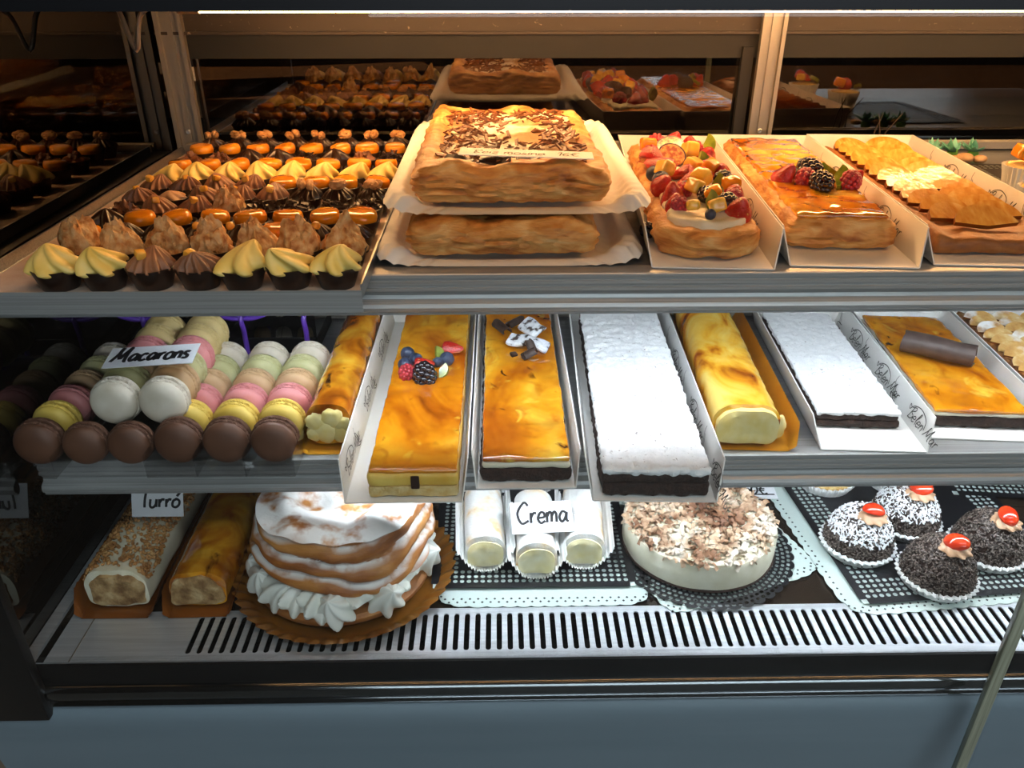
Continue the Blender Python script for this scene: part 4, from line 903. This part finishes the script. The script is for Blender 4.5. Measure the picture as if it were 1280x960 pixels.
# bar cakes in white boxes
YB1 = .594
b4 = pastry_box('long white card box of the caramel bar cake topped with berries', (-.089, YB1, T1), 0, .106, .405, marks=((.03, -1), (.15, -1), (.27, -1)), flare=.15, wall=.036)
k4 = slab_cake('caramel_bar_cake', 'long caramel-glazed bar cake topped with mixed berries', 'cake', (-.080, YB1 + .006, T1 + .0022), 0, .082, .39, [
    ('sponge', 'sponge', 0, .012, 0, .003, .0012, 90), ('custard', 'custbar', .0115, .015, .001, .004, .0012, 60), ('caramel_glaze', 'caramel', .0255, .0045, -.001, .0022, .0014, 40)])
obj('caramel_drip', tf(rbox(.008, .0022, .014, .001, .002), (.002, -.0006, .010)), M['choco'], k4)
for k, x, y, s, rot in [('blue', -.026, .228, 1.2, (.3, .3, 0)), ('blue', -.015, .212, 1.15, (1.0, .2, 0)), ('blue', -.026, .200, 1.2, (1.6, 0, 0)), ('rasp', -.022, .180, 1.1, (1.5, 0, .2)), ('strawhalf', -.004, .197, 1.0, (-.2, 0, 1.6)), ('black', -.002, .173, 1.35, (1.3, 0, .4)),
                         ('kiwi', .006, .220, .8, (.9, 0, .6)), ('blue', .010, .205, .9, (.5, .5, 0)), ('blue', .020, .213, 1.25, (.4, -.5, 0)), ('strawhalf', .026, .236, 1.1, (-.2, .2, 1.3)), ('kiwi', .014, .186, .7, (.8, .2, -.4))]:
    fruit(k4, k, (x, y, .0355), rot, s)
b5 = pastry_box('long white card box of the caramel bar cake topped with chocolate curls', (.024, YB1 + .020, T1), 0, .092, .385, flare=.14, wall=.032)
k5 = slab_cake('caramel_bar_cake', 'caramel bar cake on dark sponge with sugared chocolate curls', 'cake', (.024, YB1 + .030, T1 + .0022), 0, .084, .37, [
    ('chocolate_sponge', 'chsponge', 0, .014, .002, .003, .002, 120), ('cream_layer', 'ivory', .0135, .007, -.001, .003, .001, 80), ('caramel_glaze', 'caramel', .020, .006, -.001, .0026, .0016, 40)])
def curl(w, l, th, turn, seed):
    """a rolled sheet of chocolate"""
    def fn(u, v):
        t = turn * u; r_ = w * (1 - .28 * u) * (1 + .1 * nz((u, v, 0), 3, seed)); return r_ * cos(t), l * (v - .5) + .004 * nz((u, v, 1), 4, seed), r_ * sin(t)
    g = surf(26, 12, fn); n = len(g[0]); V = list(g[0]) + [p * 1.0 - Vector((p.x, 0, p.z)).normalized() * th for p in g[0]]
    F = list(g[1]) + [tuple(n + i for i in q[::-1]) for q in g[1]]
    for i in range(25): F += [(i, i + 1, n + i + 1, n + i)[::-1], (11 * 26 + i, 11 * 26 + i + 1, n + 11 * 26 + i + 1, n + 11 * 26 + i)]
    for j in range(11): F += [(j * 26, (j + 1) * 26, n + (j + 1) * 26, n + j * 26), (j * 26 + 25, (j + 1) * 26 + 25, n + (j + 1) * 26 + 25, n + j * 26 + 25)[::-1]]
    return V, F
for nm, g, m, loc, rot in [('sugared_chocolate_shard', rbox(.052, .018, .005, .002, .0028, lambda p, o: p + Vector((0, .004 * nz(p, 50, 2), .005 * nz(p, 40, 1)))), 'sflake', (.010, .232, .034), (.35, .05, -.42)),
                           ('sugared_chocolate_shard', rbox(.034, .020, .005, .002, .0028, lambda p, o: p + Vector((0, .004 * nz(p, 50, 5), .005 * nz(p, 40, 4)))), 'sflake', (.016, .262, .038), (.5, .1, -.9)),
                           ('chocolate_curl', curl(.007, .03, .0012, 4.2, 1), 'flake', (-.022, .268, .038), (0, .3, .5)), ('chocolate_curl', curl(.006, .026, .0012, 4.4, 2), 'flake', (-.006, .282, .038), (0, .2, -.7)),
                           ('chocolate_curl', curl(.0065, .016, .0012, 4.6, 3), 'flake', (.010, .204, .033), (.2, 0, -1.0)), ('chocolate_curl', curl(.006, .014, .0012, 4.0, 4), 'flake', (.012, .216, .037), (.7, 0, .4)), ('chocolate_chip', rbox(.008, .007, .004, .001, .002), 'flake', (-.008, .214, .0265), (.2, .1, .5))]:
    obj(nm, g, M[m], k5, loc, rot)
b6 = pastry_box('longest white card box, holding the sugar-topped chocolate bar cake', (.141, YB1 - .002, T1), -.036, .112, .405, marks=((.035, 1), (.155, 1), (.275, 1)), flare=.2, wall=.036)
k6 = slab_cake('sugared_chocolate_cake', 'large chocolate bar cake under a thick even white sugar coat', 'cake', (.142, YB1 + .004, T1 + .0022), -.036, .098, .39, [
    ('chocolate_sponge', 'chsponge', 0, .014, 0, .003, .0022, 110), ('mousse', 'chsponge', .0135, .010, -.001, .003, .0016, 90), ('sugar_coat', 'sugar', .022, .0075, .0005, .0028, .0024, 170)])
gold_board('gilt cake board with scalloped edge under the tall burnt-cream roll', (.256, .676, T1), -.065, .096, .325)
rk2 = thing('rolled_cake', 'tall burnt-cream log cake with pale custard end between sugared cakes', 'cake', (.249, .690, T1 + .0022), -.065)
obj('roll_body', roll(.068, .30, .044, 9, .0022), M['rollskin'], rk2)
obj('custard_end', tf(roll(.061, .016, .039, 4, .002, n=40, m=8), (0, -.008, .0015)), M['custard'], rk2)
obj('custard_fold', ico(.009, 3, lambda v: Vector((v.x * .8, v.y * .6, v.z * 1.5)) * (1 + .2 * fz(v, 1.8, 4, 3))), M['custard'], rk2, (.035, .006, .015))
b7 = pastry_box('short white card box of the smaller sugar-topped chocolate cake', (.377, .672, T1), -.07, .104, .315, marks=((.06, 1), (.16, 1), (.255, 1)), flare=.26, wall=.032)
k7 = slab_cake('sugared_chocolate_cake', 'smaller sugar-topped chocolate cake, set back in its open box', 'cake', (.3755, .714, T1 + .0022), -.07, .086, .262, [
    ('chocolate_sponge', 'chsponge', 0, .009, .001, .0028, .002, 110), ('mousse', 'chsponge', .0085, .007, -.001, .0026, .0016, 90), ('sugar_coat', 'sugar', .0145, .005, .0005, .0022, .0020, 170)])
b8 = pastry_box('short white card box of the caramel cake topped by one chocolate roll', (.502, .690, T1), -.09, .110, .29, marks=((.20, -1),), flare=.22, wall=.030)
k8 = slab_cake('caramel_bar_cake', 'square-cut caramel cake with one large chocolate roll on top', 'cake', (.504, .712, T1 + .0022), -.09, .097, .25, [
    ('chocolate_sponge', 'chsponge', 0, .013, .001, .003, .0018, 110), ('cream_layer', 'ivory', .0125, .004, -.001, .0018, .001, 80), ('caramel_glaze', 'caramel', .016, .005, -.001, .0024, .0014, 40)])
obj('chocolate_roll', curl(.015, .078, .0016, 5.4, 6), M['chocm'], k8, (-.004, .118, .035), (.0, .25, 1.05))
b9 = pastry_box('white card box of the sugared apple cake on the middle shelf', (.6345, .690, T1), -.09, .118, .29, marks=((.22, 1), (.10, 1)), flare=.22, wall=.032)
k9 = thing('apple_cake', 'apple cake of fanned slices dusted with icing sugar, middle shelf', 'cake', (.6355, .700, T1 + .0022), -.09)
obj('pastry_base', tf(rbox(.108, .270, .018, .006, .0034, tart_base), (0, .135, 0)), M['crust'], k9)
sl_c = slice_mesh(.021, .003, M['apple2'])
for c_ in range(3):
    for k in range(13):
        obj('apple_slice', sl_c, None, k9, (-.034 + .034 * c_ + R.uniform(-.002, .002), .014 + k * .0185 + R.uniform(-.002, .002), .018 + R.uniform(0, .002)), (R.uniform(-.1, .1), -.38, pi / 2 + R.uniform(-.35, .35)))
# ------------------------------------------------------------------ deck
T2 = ZD + .0006
gold_board('bronze card sleeve under the nut-covered roll by the end panel', (-.409, .632, T2), 0, .092, .36, 'bronzecard', .024)
nr = thing('nut_roll', 'pale cream log covered with chopped caramelised nuts', 'cake', (-.407, .648, T2 + .0022), 0)
obj('roll_body', roll(.066, .33, .050, 21, .0015), M['ivory'], nr)
rr = random.Random(8); gs = []
chunk = [ico(1, 1, lambda v, q=q: Vector((v.x, v.y * .8, v.z * .7)) * (1 + .35 * nz(v, 1.4, q))) for q in range(4)]
for i in range(2700):
    a = rr.uniform(-1.5, 1.0) if rr.random() < .9 else rr.uniform(1.0, 1.3); y = rr.uniform(.004, .325)
    a += .15 * sin(y * 60)
    x, z = .033 * math.copysign(abs(sin(a)) ** .72, sin(a)), .025 + .025 * abs(cos(a)) ** .9
    s = rr.uniform(.0015, .0030); gs.append(tf(chunk[i % 4], (x * 1.03, y, z + .0022), (rr.uniform(0, 6), rr.uniform(0, 6), rr.uniform(0, 6)), s))
obj('chopped_nuts', join(*gs), M['nuts'], nr, kind='stuff', smooth=False)
obj('cut_end', tf(roll(.060, .006, .043, 5, .009, n=44, m=6), (0, -.0030, .003)), M['endcut'], nr)
sign('small white handwritten price card standing on the nut roll', 'Turró', .058, .040, (-.389, .742, T2 + .0735), (1.15, 0, .0), .019, thick=.15, dx=.002, dy=.27)
gold_board('bronze card sleeve under the caramel roll with chocolate sprinkles', (-.322, .632, T2), .02, .080, .36, 'bronzecard', .020)
cr = thing('caramel_roll', 'dark caramel-glazed log with a patch of chocolate sprinkles', 'cake', (-.322, .648, T2 + .0022), .02)
obj('roll_body', roll(.060, .33, .046, 33, .002), M['caramelb'], cr)
obj('cut_end', tf(roll(.053, .006, .039, 6, .009, n=44, m=6), (0, -.0030, .003)), M['endcut'], cr)
gs = []
for i in range(230):
    x, y = rr.gauss(0, .011), rr.gauss(.195, .016)
    gs.append(tf(box(.0075 * rr.uniform(.6, 1.2), .0014, .0012), (x, y, .0455 - 9 * x * x + rr.uniform(0, .003)), (rr.uniform(-.4, .4), rr.uniform(-.5, .5), rr.uniform(0, 6.3))))
obj('chocolate_sprinkles', join(*gs), M['flake'], cr, kind='stuff', smooth=False)

# big puff cake on a gilt doily
px, py = -.175, .700
gd = thing('cake_doily', 'round gilt pleated cake board under the big cream puff cake', 'cake board', (px, py, T2))
def gdf(u, v):
    t = u * 2 * pi; k = v * 5; r_, z = [(0, .0), (.06, .0), (.099, .0), (.105, .002), (.114, .009), (.122, .0125)][int(round(k))]
    return r_ * cos(t) * (1 + .018 * cos(t * 48) * (v > .9)), r_ * sin(t) * .98 * (1 + .018 * cos(t * 48) * (v > .9)), z + .0018 * cos(t * 48) * (v > .7)
obj('board_sheet', surf(384, 6, gdf, True), M['goldcake'], gd, ang=50)
pc = thing('cream_puff_cake', 'big sugar-dusted folded puff cake filled with piped white cream', 'cake', (px - .002, py + .002, T2 + .0035))
def disc(rx, ry, h, seed, rough=.002):
    pr = [(.97, 0), (1.0, h * .3), (1.0, h * .7), (.96, h), (.5, h * 1.02), (0, h * 1.02)]
    def fn(u, v):
        t = u * 2 * pi; r_, z = pr[int(round(v * 5))]; d = 1 + .02 * nz((cos(t), sin(t), z * 20), 1.6, seed)
        return rx * r_ * cos(t) * d, ry * r_ * sin(t) * d, z + (rough * nz((cos(t) * r_, sin(t) * r_, 0), 3, seed) if v > .5 else 0)
    return surf(96, 6, fn, True, True)
obj('pastry_base', disc(.097, .092, .012, 2), M['crust'], pc)
n = 21
for i in range(n):
    a = 2 * pi * i / n; rx, ry = .083, .077
    o = obj('cream_rosette', swirl(.021, .034, 7, .20, .8, i * 2.7, .2, 56, 18), M['cream'], pc, (rx * cos(a), ry * sin(a), .015), (.55 * -sin(a) * -1, .55 * -cos(a) * -1 * -1, 0))
    o.rotation_euler = (-.75 * sin(a) * -1, -.75 * cos(a) * -1, R.uniform(0, 6))
    o.scale = (1, 1, R.uniform(.9, 1.15))
obj('cream_core', disc(.080, .073, .040, 4, 0), M['cream'], pc, (0, 0, .012))
def crust(u, v):
    t = u * 2 * pi; c, s = cos(t), sin(t)
    e = 2.5; k = (abs(c) ** e + abs(s) ** e) ** (-1 / e)
    if v < .72:
        q = v / .72; z = .055 * q
        sag = .010 * sin(2 * t + .5) + .006 * nz((c, s, 0), 1.2, 3)
        ph = q * 2.9 + .9 * nz((c * 1.2, s * 1.2, 0), 1.0, 5) + .22 * c + .25 * nz((c * 2, s * 2, q * 2), 1.3, 9); st = ph - math.floor(ph)
        lay = .013 * sin(pi * st) ** .55 * (1 - .45 * q) + .002 * nz((c * 6, s * 6, z * 90), 1, 4)
        r_ = .99 - .09 * q ** 2; zz = z + sag * (1 - q)
        return (.096 * r_ + lay - .009) * c * k, (.088 * r_ + lay - .009) * s * k, zz
    q = (v - .72) / .28; r_ = .895 * (1 - q)
    rim = .010 * sin(pi * min(1, q * 1.7)) ; x, y = .098 * r_ * c * k, .090 * r_ * s * k
    return x, y, .055 + rim * (1 + .5 * nz((c * r_, s * r_, 0), 2.2, 8)) - .006 * q + .008 * nz((x * 40, y * 40, 0), 1, 2)
obj('puff_crust', surf(150, 100, crust, True, True), M['pufftop'], pc, (.004, .006, .049), (.09, 0, 0), ang=60)

# cream rolls in paper cases on a black lace tray
lace_tray('black lace tray under the three cream-filled rolls', (.036, .772, T2), 0, .228, .235)
def doily(label, ctr, yaw, w, l, n=26):
    r = thing('paper_doily', label, 'doily', ctr, yaw); m = 2 * n; V = []
    for z in (0, .0006):
        for i in range(m * 4):
            t = 2 * pi * i / (m * 4); c, s = cos(t), sin(t); k = (abs(c) ** 9 + abs(s) ** 9) ** (-1 / 9); q = 1 + .016 * abs(sin(t * n))
            V.append(Vector((w / 2 * c * k * q, l / 2 * s * k * q, z)))
    k = m * 4; F = [tuple(range(k - 1, -1, -1)), tuple(range(k, 2 * k))] + [(i, (i + 1) % k, k + (i + 1) % k, k + i) for i in range(k)]
    obj('paper_sheet', (V, F), M['doily'], r, smooth=False)
    gs = []
    for i in range(int(w / .009)):
        x = -w / 2 + .006 + i * .009
        for yy in (-l / 2 + .006, -l / 2 + .011): gs.append(tf(box(.0022, .0022, .0002), (x + (.0045 if yy > -l / 2 + .008 else 0), yy, .0006), (0, 0, pi / 4)))
    for i in range(int(l / .009)):
        for xx in (-w / 2 + .006, w / 2 - .006): gs.append(tf(box(.0022, .0022, .0002), (xx, -l / 2 + .006 + i * .009, .0006), (0, 0, pi / 4)))
    obj('punched_pattern', join(*gs), M['lace'], r, kind='stuff', smooth=False); return r
doily('pale paper doily peeking out in front of the cream roll tray', (.046, .768, T2), 0, .236, .25)
for o in [o for o in COL.objects if o.get('label') == 'black lace tray under the three cream-filled rolls']: o.location.z += .0012; o.location.y = .785
def trough(w, l, h):
    def fn(u, v):
        a = (u - .5) * 2; x = a * w / 2 * (1 + .10 * abs(a) ** 3); z = h * abs(a) ** 2.6; y = l * (v - .5) * (1 + .05 * abs(a)); pl = .0009 * cos(u * 120)
        return x, y, z + .0008 + pl * (abs(a) > .35) + .0012 * (v < .01 or v > .99) * cos(u * 120)
    return surf(121, 14, fn)
for i, (x, y, yw, lab) in enumerate([(-.020, .748, .05, 'sugared cream roll in its paper case, beside the gilt cake board'), (.039, .735, .0, 'sugared cream roll in its paper case, the middle one under the card'), (.096, .750, -.06, 'sugared cream roll in its paper case, beside the round cake')]):
    c = thing('cream_roll', lab, 'pastry', (x, y, T2 + .0052), yw, 'cream rolls')
    obj('paper_case', trough(.060, .112, .034), M['paper'], c, ang=120)
    obj('pastry_tube', tf(roll(.046, .100, .044, 40 + i, .0012, .9), (0, -.050, .0022)), M['sugartop'], c)
    obj('cream_filling', tf(roll(.040, .006, .035, 50 + i, .0016, .9, n=36, m=5), (0, -.0525, .0045)), M['custpale'], c)
sign('white card with large handwritten cream flavour, resting on the cream rolls', 'Crema', .070, .040, (.046, .722, T2 + .0575), (.38, .02, .09), .028, thick=.11, dy=.30)
for i, x in enumerate((-.062, -.008, .048, .098)):
    c = thing('chocolate_pastry', f"chocolate pastry in a white paper case behind the cream rolls, {ORD[i]} from left", 'pastry', (x, .862, T2 + .0012), 0, 'chocolate pastries behind the cream rolls')
    obj('paper_case', paper_case(.021, .014, 26, .06, 1.28), M['paper'], c)
    obj('pastry', tf(rbox(.037, .034, .020, .007, .0035, lambda p, o: p + o * .0015 * fz(p, 80, i, 3)), (0, 0, .002)), M['choco'], c)

# round cake on round black lace
doily('pale square paper doily under the round shavings cake', (.240, .748, T2), .35, .200, .190)
rl = thing('lace_doily', 'round black lace doily under the round shavings cake', 'lace doily', (.234, .738, T2 + .0012))
obj('lace_card', join(lathe([(.074, .0014), (.0741, .0014)], 64), surf(64, 2, lambda u, v: (.080 * v * cos(u * 2 * pi), .080 * v * sin(u * 2 * pi), .0014), True), lace_ring(.080, .104, 4, 84, .0014)), M['lace'], rl, smooth=False)
rc = thing('round_cream_cake', 'round cream cake topped with white shavings and cocoa', 'cake', (.232, .744, T2 + .0034))
pr = [(.0845, 0), (.0875, .003), (.088, .012), (.088, .030), (.086, .034), (.08, .036), (.04, .0375), (0, .038)]
obj('cake_body', lathe(pr, 90, lambda t, a, z, k: a * (1 + .012 * nz((cos(t) * 2, sin(t) * 2, z * 60), 1.5, 3))), M['ivory'], rc)
obj('dark_base', lathe([(.0885, 0), (.0895, .001), (.0885, .003), (.086, .003)], 64), M['chsponge'], rc)
gs = []
def petal(rr, s):
    a, b = s * rr.uniform(.8, 1.7), s * rr.uniform(.5, .9)
    return surf(4, 3, lambda u, v: ((u - .5) * a * 2, (v - .5) * b * 2, s * .55 * (1 - 4 * (u - .5) ** 2) * rr.uniform(.8, 1.1)))
for i in range(1500):
    a, q = rr.uniform(0, 6.283), sqrt(rr.random()) * .088
    gs.append(tf(petal(rr, rr.uniform(.0022, .0042)), (q * cos(a), q * sin(a), .037 - .006 * max(0, q / .088 - .85) / .15 + rr.uniform(0, .0055)), (rr.uniform(-1.0, 1.0), rr.uniform(-1.0, 1.0), rr.uniform(0, 6.3))))
obj('white_shavings', join(*gs), M['shav'], rc, kind='stuff', ang=60)

# price card lying on the lace behind the round cake
lace_tray('black lace tray behind the round shavings cake, under the price card', (.324, .900, T2), 0, .13, .09)
sign('partly hidden white price card lying behind the round shavings cake', '2.50€', .066, .036, (.322, .842, T2 + .0055), (.06, 0, -.05), .018, thick=.13, strike=[(-.03, -.012), (.03, -.010)])

# chocolate balls with cherries
doily('pale paper doily sticking out beside the chocolate ball tray', (.490, .765, T2), .10, .27, .262)
lace_tray('black lace tray under the four cherry-topped chocolate balls', (.508, .768, T2 + .0012), .08, .262, .245, border=4)
lace_tray('far black lace tray behind the chocolate balls', (.665, .905, T2 + .0026), -.1, .15, .17)
ball_rr = random.Random(5)
def flakes(n, R_, h, zone, size=.0042):
    gs = []
    for i in range(n):
        z = ball_rr.uniform(*zone); a = ball_rr.uniform(0, 6.283); q = sqrt(max(0, 1 - z * z))
        nrm = Vector((q * cos(a), q * sin(a), z)); p = Vector((nrm.x * R_, nrm.y * R_, nrm.z * h))
        m = nrm.to_track_quat('Z', 'Y').to_matrix() @ Euler((ball_rr.uniform(-.45, .45), ball_rr.uniform(-.45, .45), ball_rr.uniform(0, 6.3))).to_matrix()
        s = size * ball_rr.uniform(.6, 1.3); b = box(s * 1.5, s * .34, s * .22)
        gs.append(([m @ v + p for v in b[0]], b[1]))
    return join(*gs)
RB, HB = .0375, .052
dome = ico(1, 4, lambda v: Vector((v.x * RB, v.y * RB, max(v.z * HB, -.001) + .004)) * 1.0)
dome = ([v + Vector((v.x, v.y, 0)) * .04 * nz(v, 40, 2) for v in dome[0]], dome[1])
dome_me = mesh('chocolate_dome', dome, M['chsponge'])
dark_me = mesh('chocolate_flakes', tf(flakes(1300, RB + .0008, HB, (.02, .98)), (0, 0, .004)), mat('grey_brown_flakes', '4a3d36', .5, ramp=[(.38, '2b1f1a'), (.5, '4d4039'), (.62, '8a7c72'), (.7, '5a4c44')], scale=420), smooth=False)
sug_me = mesh('sugar_flakes', tf(flakes(900, RB + .0018, HB + .001, (.45, .99), .0036), (0, 0, .004)), M['sugar'], smooth=False)
ros_me = mesh('mocha_rosette', swirl(.0165, .011, 8, .10, 1.1, 3, .0, 56, 16), M['mocha'])
def half_cherry(): return ico(.0122, 3, lambda v: Vector((v.x * 1.1, v.y * .9, max(v.z, -.15) * .75)))
ch_me = mesh('cherry', half_cherry(), M['cherry'])
for i, (x, y, sug, yw, lab) in enumerate([(.416, .728, 1, .2, 'sugar-flecked chocolate ball with cherry, nearest the round shavings cake'), (.490, .770, 1, 1.6, 'sugar-flecked chocolate ball with cherry, set behind the front pair'),
                                         (.482, .672, 0, .9, 'plain dark chocolate ball with cherry, frontmost by the grille'), (.562, .716, 0, 2.3, 'plain dark chocolate ball with cherry, behind the bare glass edge')]):
    c = thing('chocolate_ball', lab, 'pastry', (x, y, T2 + .0042), yw, 'cherry-topped chocolate balls')
    obj('paper_case', paper_case(.0365, .012, 34, .035, 1.10), M['paper'], c)
    obj('chocolate_dome', dome_me, None, c); obj('chocolate_flakes', dark_me, None, c, kind='stuff')
    if sug: obj('sugar_flakes', sug_me, None, c, kind='stuff')
    tx, ty = -.006 * sin(-yw) * 0, 0
    m = Matrix.Rotation(-yw, 3, 'Z') @ Vector((.004, -.010, 0))
    r_ = obj('mocha_rosette', ros_me, None, c, (m.x, m.y, HB - .001), (-.3 * m.y / .011 * -1 * 0, 0, 0))
    obj('cherry', ch_me, None, r_, (0, 0, .0095), (-.25, .25, .7 * i))
for i, x in enumerate((.424, .516)):
    c = thing('iced_tartlet', ['beige iced tartlet in a paper case, behind the sugar-flecked balls, nearer the price card', 'beige iced tartlet in a paper case, directly behind the second sugar-flecked ball'][i], 'tartlet', (x, .858, T2 + .0042), .4 * i, 'iced tartlets')
    obj('paper_case', paper_case(.033, .014, 34, .035, 1.14), M['paper'], c)
    obj('tart_shell', lathe([(.032, .001), (.036, .014), (.034, .018), (.03, .019), (0, .019)], 48), M['sponge'], c)
    obj('icing', lathe([(.0335, .018), (.033, .0205), (.028, .0222), (0, .023)], 48, lambda t, a, z, k: a * (1 + .06 * nz((cos(t), sin(t), 0), 1.5, i))), mat('beige_icing', 'd8b48a', .35, coat=.4), c)
    obj('chocolate_square', tf(rbox(.022, .014, .003, .001, .003), (0, -.004, .0225), (.1, 0, .3)), M['chocm'], c)
# ------------------------------------------------------------------ light and view
w = bpy.data.worlds.new('world'); SC.world = w; w.use_nodes = True
bg = w.node_tree.nodes['Background']; bg.inputs['Color'].default_value = (.62, .74, .9, 1); bg.inputs['Strength'].default_value = .03
def area(name, loc, rot, sx, sy, e, c):
    l = bpy.data.lights.new(name, 'AREA'); l.shape = 'RECTANGLE'; l.size = sx; l.size_y = sy; l.energy = e; l.color = c
    o = bpy.data.objects.new(name, l); COL.objects.link(o); o.location = loc; o.rotation_euler = rot; return o
area('added_ceiling_fill', (.8, -.6, 2.85), (0, 0, 0), 2.6, .5, 30, (.85, .93, 1))  # unseen fill, added to brighten the base panel and polished rail
area('added_back_room_fill', (-.3, 2.4, 2.8), (0, 0, 0), 1.0, .6, 30, (1, .72, .5))  # unseen fill, added to lift the darkness behind the rear doors
SC.view_settings.view_transform = 'Standard'; SC.view_settings.look = 'None'; SC.view_settings.gamma = 1; SC.view_settings.use_curve_mapping = False
SC.view_settings.exposure = .08
SC.cycles.max_bounces = 10; SC.cycles.transparent_max_bounces = 16; SC.cycles.caustics_reflective = False; SC.cycles.caustics_refractive = False
SC.cycles.use_denoising = True
